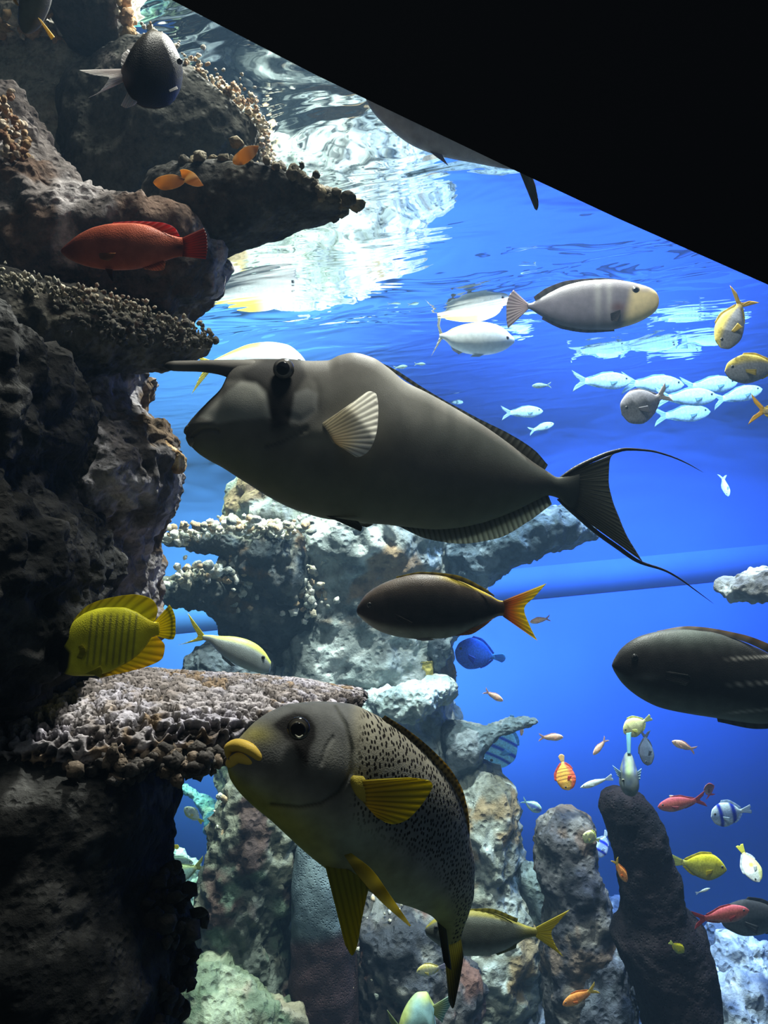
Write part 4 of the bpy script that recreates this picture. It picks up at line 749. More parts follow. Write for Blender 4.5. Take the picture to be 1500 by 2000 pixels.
def rccol(X, Y, up, al):
    c = np.tile([0.58, 0.13, 0.07], (len(X), 1)); c = mixc(c, (0.15, 0.03, 0.02), .8 * (1 - sstep(118, 175, X))); c = mixc(c, (0.50, 0.15, 0.08), .5 * g(X, Y, 300, 470, 40, 20))
    return mixc(c, (0.10, 0.02, 0.02), np.clip(.8 * g(X, Y, 350, 482, 12, 7) + .6 * g(X, Y, 300, 462, 26, 5), 0, 1))
plainfish('rock_cod', 'brick-red rock cod with a dusky snout, swimming left in front of the grey slope', (260, 485), 1.27,
    [(119, 488, 119, 495, 5, 10), (136, 474, 136, 507, 14, 8), (160, 457, 160, 517, 22, 4), (190, 444, 190, 524, 27, 2), (222, 438, 222, 527, 28, 0), (255, 437, 255, 526, 27, 0), (285, 440, 285, 521, 23, 2), (312, 450, 312, 513, 16, 4), (335, 460, 335, 505, 10, 6), (356, 464, 356, 501, 6, 8), (370, 462, 370, 502, 3, 9)],
    rccol, ([(356, 464), (358, 482), (356, 501)], [(398, 445), (404, 462), (405, 485), (402, 506)]),
    [('dorsal_fin', [(215, 439), (260, 438), (300, 446), (335, 460)], [(222, 434), (265, 432), (312, 434), (340, 444), (352, 462)], (0.42, 0.09, 0.05), (0.60, 0.10, 0.10), (0, 2)),
     ('anal_fin', [(275, 520), (300, 514), (318, 508)], [(282, 526), (305, 529), (320, 527), (324, 512)], (0.5, 0.12, 0.06), (0.85, 0.40, 0.22), (2, 2)),
     ('pectoral_fin', [(192, 494), (196, 506)], [(226, 494), (222, 502), (212, 510)], (0.55, 0.22, 0.08), (0.65, 0.28, 0.10), (-29, -40)),
     ('pelvic_fin', [(205, 524), (220, 526)], [(216, 545), (222, 552)], (0.25, 0.08, 0.05), (0.12, 0.05, 0.04), (-8, -12))],
    (146, 483, -17, 5.5, (0.07, 0.03, 0.02), .6), (0.32, 0.07, 0.045), (0.24, 0.06, 0.05), n=180, m=90)
# dark damselfish seen from behind, its white tail towards the viewer
dm = Fish('damselfish', 'black damselfish with a white forked tail, seen from behind at the top left', 290, 140, 1.30)
dm.loft('body', [(236, 137, 240, 160, 8, -40), (246, 122, 250, 182, 18, -30), (262, 96, 264, 200, 32, -16), (282, 74, 282, 208, 42, 0), (302, 64, 302, 209, 47, 14), (322, 68, 322, 205, 44, 28), (338, 84, 338, 192, 36, 40), (349, 106, 349, 172, 25, 50), (356, 122, 355, 150, 12, 56)],
    SKIN, lambda X, Y, up, al: mixc(mixc(np.tile([0.014, 0.013, 0.013], (len(X), 1)), (0.10, 0.085, 0.065), sstep(.35, .9, up) * g(X, Y, 310, 80, 45, 60)), (.30, .22, .20), g(X, Y, 240, 148, 14, 16)), n=150, m=90, ends=(.04, .05))
dm.fin('tail_fin', [(240, 134, -40), (244, 146, -40), (242, 160, -38)], [(153, 137, -90), (180, 146, -80), (213, 152, -70), (195, 178, -78), (171, 192, -86)], (.75, .68, .66), (.95, .93, .90), th=3.5, rays=14, nn=160, curl=0)
dm.fin('dorsal_fin', [(243, 134, -30), (250, 118, -24), (258, 104, -20)], [(236, 128, -40), (238, 108, -36), (250, 96, -30)], (.85, .82, .80), (.95, .93, .92), th=2.5, rays=5)
dm.fin('anal_fin', [(250, 178, -28), (262, 182, -22), (268, 200, -16)], [(236, 206, -36), (246, 211, -30), (262, 206, -22)], (.85, .80, .74), (.95, .92, .88), th=3, rays=6)
dm.fin('pectoral_fin', [(345, 168, 20), (348, 174, 20)], [(330, 168 + 8, -2), (332, 180, -2)], (.3, .28, .26), (.4, .38, .35), th=2, rays=3)
dm.eye(351, 120, 20, 6, (.10, .08, .07), .6, bulge=.7)
def bncol(X, Y, up, al):
    c = np.tile([0.23, 0.21, 0.26], (len(X), 1)); c = mixc(c, (0.13, 0.12, 0.16), .6 * sstep(-.1, -.8, up)); c = mixc(c, (0.34, 0.32, 0.34), .6 * sstep(.15, .85, up))
    c = mixc(c, (.62, .60, .60), .5 * (g(X, Y, 1168, 580, 7, 45) + g(X, Y, 1190, 575, 6, 40)))
    c = mixc(c, (0.16, 0.07, 0.07), .8 * g(X, Y, 1208, 600, 15, 9)); c = mixc(c, (0.10, 0.09, 0.10), .8 * g(X, Y, 1215, 615, 16, 8))
    c = mixc(c, (0.85, 0.68, 0.38), sstep(1218, 1240, X + .2 * (Y - 590)) * sstep(555, 570, Y)); return mixc(c, (.35, .30, .30), .8 * g(X, Y, 1262, 566, 16, 5))
plainfish('bignose_unicornfish', 'grey-mauve blunt-headed fish with a cream face, swimming right just under the surface', (1150, 595), 3.0,
    [(1024, 594, 1024, 602, 3, 4), (1035, 593, 1035, 604, 4, 3), (1050, 585, 1050, 613, 7, 2), (1075, 571, 1075, 627, 12, 0), (1110, 556, 1110, 639, 16, -2), (1150, 548, 1150, 644, 19, -4), (1190, 546, 1190, 644, 20, -5), (1225, 550, 1225, 637, 19, -6), (1250, 556, 1250, 628, 17, -8), (1268, 562, 1268, 618, 14, -9), (1280, 570, 1280, 608, 10, -10), (1286, 580, 1286, 598, 6, -10)],
    bncol, ([(1032, 593), (1030, 598), (1032, 604)], [(1003, 566), (993, 580), (989, 600), (989, 622), (992, 642)]),
    [('dorsal_fin', [(1046, 588), (1075, 573), (1120, 554), (1180, 548), (1220, 550)], [(1042, 580), (1068, 562), (1115, 547), (1180, 543), (1218, 547)], (.10, .09, .09), (.14, .12, .12), (0, 0)),
     ('anal_fin', [(1060, 618), (1100, 636), (1150, 644), (1200, 643)], [(1058, 624), (1100, 643), (1150, 650), (1200, 647)], (.12, .11, .14), (.10, .10, .2), (0, 0)),
     ('pectoral_fin', [(1212, 604), (1212, 614)], [(1192, 612), (1194, 626), (1206, 628)], (.10, .08, .09), (.06, .05, .06), (-20, -28))],
    (1241, 568, -15, 9, (0.16, 0.14, 0.14), .55), (.55, .46, .48), (.42, .36, .38), skin=SILVER)
fdrows = [(696, 1188, 696, 1198, 5, -12), (715, 1161, 715, 1216, 20, -10), (745, 1141, 745, 1234, 32, -6), (780, 1128, 780, 1244, 38, -2), (820, 1121, 820, 1248, 40, 0), (860, 1123, 860, 1247, 37, 4), (900, 1135, 900, 1238, 30, 8), (930, 1148, 930, 1225, 22, 12), (957, 1162, 957, 1212, 13, 16), (978, 1173, 978, 1203, 7, 18), (996, 1174, 996, 1203, 3, 19)]
plainfish('fusilier', 'dark fusilier with a bright yellow forked tail, silhouetted in front of the pale pillar', (850, 1185), 1.7, fdrows,
    lambda X, Y, up, al: mixc(mixc(mixc(np.tile([0.024, 0.021, 0.021], (len(X), 1)), (.12, .09, .07), .6 * sstep(.3, .9, up)), (.20, .21, .18), sstep(-.45, -.85, up)), (.4, .3, .03), sstep(.8, .97, up) * sstep(840, 900, X)),
    ([(982, 1173), (986, 1188), (982, 1204)], [(1068, 1139), (1046, 1164), (1024, 1190), (1034, 1220), (1050, 1252)]),
    [('dorsal_fin', [(770, 1132), (820, 1122), (880, 1130), (950, 1158), (966, 1166)], [(775, 1126), (825, 1117), (885, 1122), (945, 1148), (965, 1162)], (.10, .08, .04), (.35, .28, .04), (0, 0)),
     ('anal_fin', [(880, 1242), (920, 1228), (955, 1212)], [(890, 1242), (916, 1240), (945, 1224), (966, 1206)], (.45, .22, .12), (.62, .34, .18), (0, 0)),
     ('pelvic_fin', [(800, 1246), (840, 1247)], [(826, 1252), (852, 1250)], (.6, .58, .58), (.7, .68, .68), (-12, -14)),
     ('pectoral_fin', [(768, 1196), (768, 1208)], [(806, 1216), (800, 1222)], (.06, .05, .05), (.09, .08, .07), (-38, -46))],
    (722, 1182, -20, 6, (.05, .05, .05), .6), (0.60, 0.22, 0.03), (0.80, 0.68, 0.03), n=180, m=90, tcolf=lambda c, X, Y, u, v: mixc(c, (.10, .05, .03), .8 * (1 - sstep(.0, .3, v))))
def dscol(X, Y, up, al):
    c = np.tile([0.030, 0.028, 0.028], (len(X), 1)); c = mixc(c, (.11, .13, .12), .8 * sstep(.4, .9, up) * g(X, Y, 1340, 1240, 90, 60)); c = mixc(c, (.11, .13, .12), sstep(-.3, -.75, up))
    c = mixc(c, (.20, .21, .20), .6 * g(X, Y, 1262, 1323, 22, 7))
    for y0, y1 in ((1287, 1282), (1338, 1333), (1392, 1386)):
        yy = y0 + (y1 - y0) * (X - 1430) / 70; c = mixc(c, (.50, .48, .44), np.exp(-((Y - yy) / 2.0) ** 2) * sstep(1405, 1445, X) * .9)
    return c
plainfish('surgeonfish', 'large dark oval surgeonfish with thin pale lines behind, cut off by the right edge', (1380, 1320), 1.75,
    [(1195, 1296, 1195, 1304, 5, -8), (1215, 1266, 1215, 1334, 20, -6), (1250, 1243, 1250, 1363, 33, -3), (1290, 1233, 1290, 1382, 40, 0), (1335, 1229, 1335, 1392, 43, 2), (1385, 1233, 1385, 1400, 42, 5), (1435, 1247, 1435, 1408, 38, 8), (1485, 1268, 1485, 1414, 32, 12), (1540, 1296, 1540, 1405, 23, 16), (1590, 1325, 1590, 1385, 13, 20), (1620, 1340, 1620, 1372, 8, 22), (1640, 1340, 1640, 1372, 4, 23)],
    dscol, ([(1622, 1340), (1628, 1356), (1622, 1372)], [(1710, 1270), (1690, 1310), (1682, 1356), (1692, 1400), (1712, 1440)]),
    [('dorsal_fin', [(1280, 1236), (1340, 1230), (1440, 1249), (1540, 1297), (1600, 1332)], [(1284, 1232), (1342, 1223), (1446, 1238), (1546, 1280), (1608, 1322)], (.05, .045, .04), (.14, .09, .05), (0, 10)),
     ('anal_fin', [(1400, 1402), (1480, 1413), (1560, 1398), (1605, 1378)], [(1402, 1410), (1482, 1424), (1566, 1412), (1612, 1388)], (.05, .05, .06), (.07, .07, .10), (4, 10)),
     ('pectoral_fin', [(1300, 1310), (1300, 1330)], [(1344, 1318), (1350, 1326), (1340, 1340)], (.04, .04, .04), (.05, .05, .05), (-42, -52))],
    (1240, 1284, -28, 7, (.05, .05, .05), .6), (.05, .05, .05), (.08, .08, .08), n=190, m=90)
plainfish('fusilier', 'pale silver-blue fusilier with a yellow tail, half hidden behind the porous coral plate', (440, 1255), 2.3,
    [(395, 1240, 395, 1249, 3, -8), (408, 1240, 408, 1254, 6, -6), (428, 1242, 426, 1272, 12, -4), (452, 1243, 448, 1290, 18, 0), (478, 1248, 474, 1304, 21, 4), (500, 1258, 496, 1312, 19, 8), (516, 1272, 512, 1316, 14, 12), (530, 1294, 526, 1314, 6, 16)],
    lambda X, Y, up, al: mixc(mixc(np.tile([.38, .44, .44], (len(X), 1)), (.50, .55, .12), sstep(.55, .85, up)), (.55, .60, .60), sstep(0, -.6, up)),
    ([(399, 1239), (401, 1245), (399, 1250)], [(366, 1196), (376, 1222), (386, 1242), (366, 1254), (347, 1260)]),
    [('anal_fin', [(432, 1278), (460, 1300)], [(434, 1286), (452, 1302)], (.5, .55, .55), (.6, .65, .65), (0, 0))],
    (514, 1284, -12, 4, (.2, .2, .2), .6), (.66, .62, .10), (.72, .68, .15), skin=SILVER)
plainfish('fusilier', 'white fusilier with a yellow back and tail, partly hidden behind the horn of the unicornfish', (490, 710), 4.5,
    [(412, 706, 412, 718, 4, -6), (428, 698, 428, 724, 8, -4), (455, 685, 455, 738, 16, -2), (490, 672, 490, 752, 22, 0), (525, 668, 525, 758, 24, 2), (560, 673, 560, 752, 20, 4), (585, 690, 585, 738, 13, 6), (598, 706, 598, 722, 6, 8)],
    lambda X, Y, up, al: mixc(mixc(np.tile([.60, .64, .66], (len(X), 1)), (.80, .72, .08), sstep(.55, .8, up) * (1 - sstep(500, 540, X))), (.8, .8, .8), sstep(.0, -.6, up)),
    ([(416, 705), (418, 712), (416, 719)], [(378, 692), (390, 702), (400, 714), (388, 740), (374, 770)]), [],
    (584, 704, -13, 4, (.2, .2, .2), .6), (.85, .75, .08), (.92, .80, .05), skin=SILVER)
plainfish('fusilier', 'bright white fusilier swimming right, just left of the blunt-headed grey-mauve fish', (925, 660), 4.8,
    [(858, 652, 858, 660, 3, 0), (868, 650, 868, 664, 5, 0), (885, 641, 885, 680, 12, 0), (910, 633, 910, 690, 18, 0), (940, 629, 940, 694, 20, 0), (965, 633, 965, 691, 18, 0), (985, 643, 985, 684, 14, 0), (998, 655, 998, 675, 9, 0), (1005, 662, 1005, 669, 4, 0)],
    lambda X, Y, up, al: mixc(np.tile([.88, .84, .80], (len(X), 1)), (.80, .66, .15), sstep(.55, .85, up) * (1 - sstep(930, 960, X))),
    ([(864, 650), (865, 656), (864, 662)], [(847, 602), (853, 632), (858, 655), (852, 674), (842, 696)]),
    [('anal_fin', [(880, 676), (905, 688)], [(884, 684), (896, 692)], (.8, .7, .6), (.9, .8, .7), (0, 0)), ('pelvic_fin', [(925, 692), (945, 693)], [(918, 697), (936, 697)], (.8, .8, .8), (.8, .8, .8), (-5, -5))],
    (990, 660, -9, 4.5, (.35, .15, .12), .6), (.80, .74, .6), (.92, .88, .75), skin=SILVER)
plainfish('fusilier', 'grey-bodied fusilier with a dull yellow tail, emerging right from behind the sweetlips tail', (990, 1820), 2.0,
    [(830, 1812, 830, 1824, 4, -8), (850, 1795, 850, 1840, 15, -6), (880, 1782, 880, 1858, 23, -3), (915, 1777, 915, 1865, 26, 0), (950, 1780, 950, 1864, 24, 2), (980, 1788, 980, 1856, 19, 5), (1005, 1798, 1005, 1845, 13, 8), (1028, 1808, 1028, 1832, 8, 10), (1045, 1812, 1045, 1829, 5, 12), (1056, 1812, 1056, 1829, 3, 12)],
    lambda X, Y, up, al: mixc(mixc(np.tile([.13, .145, .125], (len(X), 1)), (.24, .22, .05), np.clip(sstep(.8, .95, up) + sstep(1000, 1040, X) * .8, 0, 1)), (.34, .36, .33), sstep(-.1, -.7, up) * (1 - sstep(1000, 1030, X))),
    ([(1046, 1811), (1050, 1820), (1046, 1830)], [(1113, 1776), (1092, 1800), (1077, 1822), (1086, 1848), (1101, 1869)]),
    [('dorsal_fin', [(880, 1783), (950, 1782), (1010, 1802)], [(884, 1778), (952, 1774), (1012, 1794)], (.25, .24, .05), (.4, .36, .06), (0, 0)), ('anal_fin', [(965, 1860), (1010, 1842)], [(972, 1866), (1008, 1852)], (.3, .3, .1), (.4, .38, .1), (0, 0))],
    (852, 1812, -16, 5, (.1, .1, .1), .6), (.52, .46, .05), (.58, .50, .06))

# ------------------------------------------------------------------ small fish: one of each kind is built, the rest are copies
PROTO = {}
def build_kind(key, root, h=0.30, w=0.11, back=(.5, .5, .5), side=(.6, .6, .6), belly=(.8, .8, .8), tailc=(.6, .6, .6), tail='fork', dors=.05, finc=None, bars=None, barc=(.1, .1, .1), nose=.5, blotch=None, eyec=(.1, .1, .1), skin=None, ped=.10, dtall=None):
    """local frame: snout at x=-0.5, tail tip at +0.5, Z up; unit length"""
    n, m = 64, 40; q = 0.5 - 0.5 * np.cos(np.pi * np.linspace(0, 1, n)); bx = -0.5 + 0.80 * q
    prof = spline([(0, .06), (.06, .30 + .25 * nose), (.2, .74 + .1 * nose), (.38, 1), (.6, .88), (.8, .5), (.93, ped / h * 1.0), (1, ped / h * 1.05)], 200)
    hz = np.interp(q, prof[:, 0], prof[:, 1]) * h / 2; hz = np.maximum(hz, .004); hw = np.minimum(np.interp(q, [0, .1, .3, .6, .9, 1], [.08, .5, .95, .85, .22, .08]) * w / 2, hz)
    t = np.linspace(0, 2 * np.pi, m, endpoint=False); ct, st = np.cos(t), np.sin(t)
    X = np.repeat(bx, m); Z = (hz[:, None] * ct).ravel(); Y = (hw[:, None] * st).ravel(); up = np.tile(ct, n)
    c = np.tile(np.array(side, float), (n * m, 1)); c = mixc(c, back, sstep(.25, .7, up)); c = mixc(c, belly, sstep(-.2, -.7, up)); c = mixc(c, tailc, sstep(.18, .30, X) * .8)
    if bars:
        for bx0, bw in bars: c = mixc(c, barc, np.exp(-(((X - bx0) + .12 * (Z / h) ** 2) / bw) ** 4))
    if blotch: 
        for (a, b, r1, r2, cc) in blotch: c = mixc(c, cc, np.exp(-(((X - a) / r1) ** 2 + ((Z - b) / r2) ** 2) ** 2))
    V = np.stack([X, Y, Z], -1); V, T = caps(V, grid_faces(n, m), n, m); c = np.vstack([c, c[:1], c[-1:]])
    mk('body', V, grid_faces(n, m), c, skin or SKIN, root, tris=T)
    def membrane(name, B, E, col, th=.006, y=(0, 0), nn=24, mm=8):
        B = spline(B, nn); E = spline(E, nn); v = np.linspace(0, 1, mm)[None, :, None]
        G = B[:, None, :] * (1 - v) + E[:, None, :] * v; u = np.linspace(0, 1, nn)[:, None]; vv = v[0, :, 0][None, :]
        yy = y[0] * (1 - vv) + y[1] * vv + .002 * np.cos(u * 40) ; hh = th * (1 - .7 * vv) * np.clip(np.minimum(u, 1 - u) * 10, .2, 1)
        A = [np.stack([G[..., 0], yy + s * hh + 0 * u, G[..., 1]], -1).reshape(-1, 3) for s in (-1, 1)]
        i = np.arange(nn - 1)[:, None]; j = np.arange(mm - 1)[None, :]; a = (i * mm + j).reshape(-1); N_ = nn * mm
        Q = [np.stack([a, a + mm, a + mm + 1, a + 1], -1), np.stack([a, a + 1, a + mm + 1, a + mm], -1) + N_]
        j = np.arange(mm - 1); i = np.arange(nn - 1) * mm
        Q += [np.stack([j, j + 1, j + 1 + N_, j + N_], -1), np.stack([j + N_ - mm, j + 2 * N_ - mm, j + 1 + 2 * N_ - mm, j + 1 + N_ - mm], -1), np.stack([i, i + N_, i + mm + N_, i + mm], -1), np.stack([i + mm - 1, i + mm + mm - 1, i + mm + N_ + mm - 1, i + N_ + mm - 1], -1)]
        sh = 1 - .25 * (np.broadcast_to(np.cos(u * 60) ** 2, (nn, mm)).reshape(-1, 1))
        cc = np.tile(np.array(col, float), (N_, 1)) * sh
        return mk(name, np.vstack(A), np.vstack(Q), np.vstack([cc, cc]), FIN, root)
    p = ped / 2; th_ = {'fork': .17, 'deep': .24, 'fan': .11, 'round': .09}[tail]; nx = {'fork': .37, 'deep': .34, 'fan': .47, 'round': .50}[tail]; tx = {'fork': .5, 'deep': .5, 'fan': .49, 'round': .44}[tail]
    membrane('tail_fin', [(.28, p), (.29, 0), (.28, -p)], [(tx, th_), ((tx + nx) / 2 + .02, th_ * .45), (nx, 0), ((tx + nx) / 2 + .02, -th_ * .45), (tx, -th_)], tailc)
    fc = finc or back; zt = lambda x: float(np.interp(x, bx, hz)) - .008
    dt = dtall if dtall else dors
    membrane('dorsal_fin', [(x, zt(x)) for x in (-.22, -.05, .1, .24)], [(-.18, zt(-.2) + dors * .8), (-.03, zt(-.03) + dors), (.12, zt(.12) + dt), (.27, zt(.27) + dors * .5)], fc)
    membrane('anal_fin', [(x, -zt(x)) for x in (.02, .12, .24)], [(.05, -zt(.05) - dors * .6), (.15, -zt(.15) - dors), (.27, -zt(.27) - dors * .4)], fc)
    for sd in (-1, 1):
        membrane('pectoral_fin', [(-.24, -.01), (-.23, -h * .14)], [(-.10, -h * .08), (-.12, -h * .30)], fc, th=.004, y=(sd * (w * .46), sd * (w * .75)), nn=10, mm=6)
        U, T_ = ico(); r = .022 + .05 * h; ex = -.40; ez = h * .12; ew = float(np.interp(ex, bx, hw)) * .85
        cc = np.tile(np.array(eyec, float), (len(U), 1)); cc = mixc(cc, (.01, .01, .01), (np.hypot(U[:, 0], U[:, 2]) < .62).astype(float))
        mk('eye', U * [r * .55, r * .35, r * .55] + [ex, sd * ew, ez], [], cc, mat_eye(), root, tris=T_)
KINDS = dict(
    silver=dict(h=.27, w=.10, back=(.34, .52, .48), side=(.50, .70, .68), belly=(.72, .88, .90), tailc=(.62, .82, .84), dors=.03),
    anthias=dict(h=.28, w=.12, back=(.95, .55, .38), side=(.95, .60, .42), belly=(.95, .75, .6), tailc=(.9, .62, .55), dors=.04, tail='fork'),
    orange=dict(h=.30, w=.12, back=(.85, .32, .08), side=(.88, .30, .08), belly=(.9, .42, .15), tailc=(.80, .60, .12), dors=.05, tail='fork'),
    red=dict(h=.30, w=.12, back=(.50, .10, .12), side=(.48, .12, .10), belly=(.52, .22, .2), tailc=(.45, .08, .10), dors=.04, tail='fork'),
    flame=dict(h=.56, w=.14, back=(.95, .45, .08), side=(.98, .55, .10), belly=(.85, .15, .08), tailc=(.95, .65, .3), dors=.08, tail='round', bars=[(-.18, .012), (-.08, .012), (.02, .012), (.10, .010)], barc=(.15, .05, .02), nose=.9, finc=(.85, .15, .1)),
    tang=dict(h=.46, w=.13, back=(.72, .66, .04), side=(.58, .58, .08), belly=(.42, .46, .12), tailc=(.74, .76, .30), dors=.05, tail='fan', nose=.1, finc=(.75, .66, .05)),
    bluetang=dict(h=.62, w=.14, back=(.02, .13, .75), side=(.05, .20, .80), belly=(.04, .16, .70), tailc=(.10, .45, .85), dors=.06, tail='round', nose=.8),
    grey=dict(h=.54, w=.18, back=(.30, .29, .33), side=(.27, .27, .31), belly=(.30, .30, .35), tailc=(.55, .50, .5), dors=.03, tail='fork', nose=1.0),
    yelback=dict(h=.40, w=.15, back=(.70, .56, .12), side=(.28, .29, .33), belly=(.28, .29, .33), tailc=(.75, .52, .10), dors=.04, tail='deep', nose=.8),
    batfish=dict(h=.62, w=.12, back=(.25, .62, .85), side=(.30, .70, .90), belly=(.3, .7, .9), tailc=(.4, .75, .9), dors=.09, tail='fan', bars=[(-.30, .03), (-.14, .035), (.04, .03)], barc=(.02, .06, .55), nose=.9),
    dascyllus=dict(h=.60, w=.15, back=(.65, .80, .95), side=(.30, .42, .75), belly=(.5, .6, .85), tailc=(.7, .82, .92), dors=.08, tail='fan', bars=[(-.26, .05), (.06, .06)], barc=(.01, .03, .5), nose=.9),
    blenny=dict(h=.20, w=.10, back=(.75, .85, .80), side=(.85, .92, .9), belly=(.9, .92, .9), tailc=(.85, .9, .9), dors=.02, tail='fan', nose=.1, ped=.06),
    bluegreen=dict(h=.46, w=.15, back=(.55, .80, .65), side=(.12, .20, .60), belly=(.55, .82, .80), tailc=(.5, .8, .85), dors=.04, tail='fork', nose=.8),
    yellow=dict(h=.62, w=.2, back=(.98, .98, .45), side=(.98, .98, .55), belly=(.98, .98, .5), tailc=(.85, .88, .5), dors=.08, tail='fan', nose=.4),
    orangewhite=dict(h=.6, w=.15, back=(.92, .55, .2), side=(.95, .85, .75), belly=(.95, .7, .4), tailc=(.85, .75, .06), dors=.07, tail='round', blotch=[(-.3, 0, .14, .3, (.95, .35, .08))]),
    dark=dict(h=.42, w=.16, back=(.05, .05, .06), side=(.055, .06, .07), belly=(.09, .10, .11), tailc=(.05, .05, .06), dors=.05, tail='fork', nose=.8),
    green=dict(h=.40, w=.14, back=(.32, .42, .20), side=(.22, .36, .32), belly=(.36, .52, .46), tailc=(.45, .50, .15), dors=.03, tail='fork', nose=.6),
    whiteyel=dict(h=.48, w=.14, back=(.85, .88, .9), side=(.80, .85, .85), belly=(.75, .75, .3), tailc=(.8, .75, .1), dors=.07, tail='fan', blotch=[(-.05, -.02, .07, .07, (.95, .75, .15))]),
    striped=dict(h=.42, w=.16, back=(.7, .6, .2), side=(.65, .60, .42), belly=(.55, .5, .5), tailc=(.5, .45, .55), dors=.05, tail='fan', bars=[(-.1, .012), (.0, .012), (.1, .012)], barc=(.8, .75, .4)),
)
def small(kind, name, label, x, y, ln, ang=0, face='L', d=4.0, yaw=0, group=None, cat='fish', roll=0):
    """centre px, length px as seen, angle (counter-clockwise in the picture), distance in metres"""
    root = empty(name, label, cat, group)
    if kind not in PROTO:
        build_kind(kind, root, **KINDS[kind]); PROTO[kind] = root
    else:
        for ch in PROTO[kind].children:
            cp = ch.copy(); cp.parent = root; COL.objects.link(cp)
    B = Matrix([[CR[0], CF[0], CU[0]], [CR[1], CF[1], CU[1]], [CR[2], CF[2], CU[2]]])
    R = Matrix.Rotation(math.radians(-ang), 3, 'Y') @ Matrix.Rotation(math.radians((180 if face == 'R' else 0) + yaw), 3, 'Z') @ Matrix.Rotation(math.radians(roll), 3, 'X')
    s = ln / max(abs(math.cos(math.radians(yaw))), .35) * d / F
    M = (B @ R).to_4x4() @ Matrix.Scale(s, 4); M.translation = Vector(P(x, y, d)); root.matrix_world = M
    return root
SG = 'silver-green fish schooling under the surface'
for a in [
    (1176, 744, 122, 2, 'R', 6.1, 'silver-green fish, the leftmost of the long ones in the school right under the surface'),
    (1275, 750, 130, 0, 'R', 6.2, 'silver-green fish partly hidden above the round grey fish in the school'),
    (1385, 752, 120, 6, 'R', 6.3, 'silver-green fish half behind the grey fish with the yellow back'),
    (1340, 776, 130, 3, 'R', 6.0, 'pale silver fish just right of the round grey fish'),
    (1332, 809, 120, 6, 'R', 6.9, 'long pale silver fish lowest right of the round grey fish'),
    (1440, 772, 110, 14, 'R', 6.1, 'pale silver fish under the grey fish with the yellow back near the right edge'),
    (1020, 805, 84, 4, 'R', 6.0, 'small silver-green fish swimming right above the back of the unicornfish'),
    (1057, 835, 54, 18, 'R', 6.0, 'tiny silver fish tilted up, nearest to the back of the unicornfish'),
    (886, 784, 38, -6, 'R', 6.9, 'tiny pale green fish peeping over the hump slope of the unicornfish'),
    (868, 733, 40, 20, 'L', 6.1, 'tiny green-tinged fish below the white fusilier')]:
    small('silver', 'silver_fish', a[6], *a[:4], face=a[4], d=a[5], group=SG, yaw=10)
for a in [(1058, 753, 38, 3, 'L', 4.9, 'tiny blue-tipped silver fish between the two groups of the school'), (782, 717, 28, 8, 'R', 4.9, 'tiny pale fish left of two above the hump of the unicornfish'), (820, 711, 22, 0, 'R', 4.9, 'tiny pale fish right of two above the hump of the unicornfish')]:
    small('silver', 'silver_fish', a[6], *a[:4], face=a[4], d=a[5], group='tiny silver fish farther back')
small('grey', 'grey_fish', 'round grey fish with a thin upright tail, swimming left in front of the silver school', 1262, 787, 118, 25, 'L', 3.2, yaw=20)
small('yelback', 'fusilier', 'grey fish with a yellow back, cut off by the right edge beside the silver school', 1480, 718, 140, 8, 'L', 3.0, yaw=10)
small('yelback', 'fusilier', 'grey fish diving head down with an orange-yellow forked tail near the upper right edge', 1432, 626, 135, 60, 'L', 3.0, yaw=20)
small('yelback', 'fusilier', 'yellow forked tail of a fish leaving past the right edge below the silver school', 1528, 806, 130, -6, 'R', 2.6)
AG = 'small pale orange fish over the blue'
for a in [(1055, 1211, 42, 10, 'L', 4.6, 'tiny pale orange fish just right of the dark fusilier yellow tail'),
          (964, 1359, 44, -30, 'R', 4.2, 'tiny cream fish nose down, above the branch-like coral'),
          (1076, 1440, 50, -2, 'R', 4.0, 'tiny orange fish level, right of the branch-like coral tip'),
          (1172, 1458, 42, 48, 'L', 4.0, 'tiny pink-orange fish tilted tail up, left of the bright yellow fish'),
          (1336, 1457, 54, -22, 'L', 4.0, 'tiny orange fish heading up left below the big dark surgeonfish'),
          (1020, 1424, 26, 80, 'L', 4.9, 'tiny pink fish under the tip of the branch-like coral')]:
    small('anthias', 'anthias', a[6], *a[:4], face=a[4], d=a[5], group=AG, yaw=8)
small('anthias', 'anthias', 'tiny pinkish fish shape standing in for a reflection in the water surface left of centre', 610, 526, 40, 8, 'L', 4.0)  # fish body added in place of a mirrored reflection
small('blenny', 'slender_fish', 'slender curved white fish left of the top of the black coral column', 1165, 1528, 66, 18, 'L', 3.9)
small('flame', 'angelfish', 'bright orange angelfish with dark bars hanging nose down over the blue', 1103, 1508, 66, 100, 'L', 3.7, yaw=15)
small('red', 'anthias', 'dusky red fish swimming left, right of the black coral column top', 1332, 1568, 96, 10, 'L', 3.8)
small('red', 'anthias', 'small red fish seen half from behind just above the tail of the dusky red fish', 1385, 1544, 50, -60, 'L', 4.0, yaw=45)
small('anthias', 'anthias', 'tiny bright pink-white fish just above the back of the dusky red fish', 1317, 1558, 22, -20, 'L', 4.1)
small('red', 'anthias', 'bright red fish swimming right in front of the dark blue-black fish', 1408, 1788, 112, 10, 'R', 3.2)
small('dark', 'dark_fish', 'dark blue-black fish behind the red fish at the lower right edge', 1490, 1794, 170, -3, 'L', 3.6)
small('orange', 'anthias', 'small orange fish heading down right in front of the black coral column', 1212, 1700, 52, -62, 'R', 3.1)
small('orange', 'anthias', 'orange fish with a yellow-green tail swimming left at the bottom, left of the black column', 1133, 1946, 76, 27, 'L', 3.2)
small('tang', 'rabbitfish', 'yellow-green oval fish with a whitish tail right of the black coral column', 1364, 1690, 112, -10, 'R', 3.4)
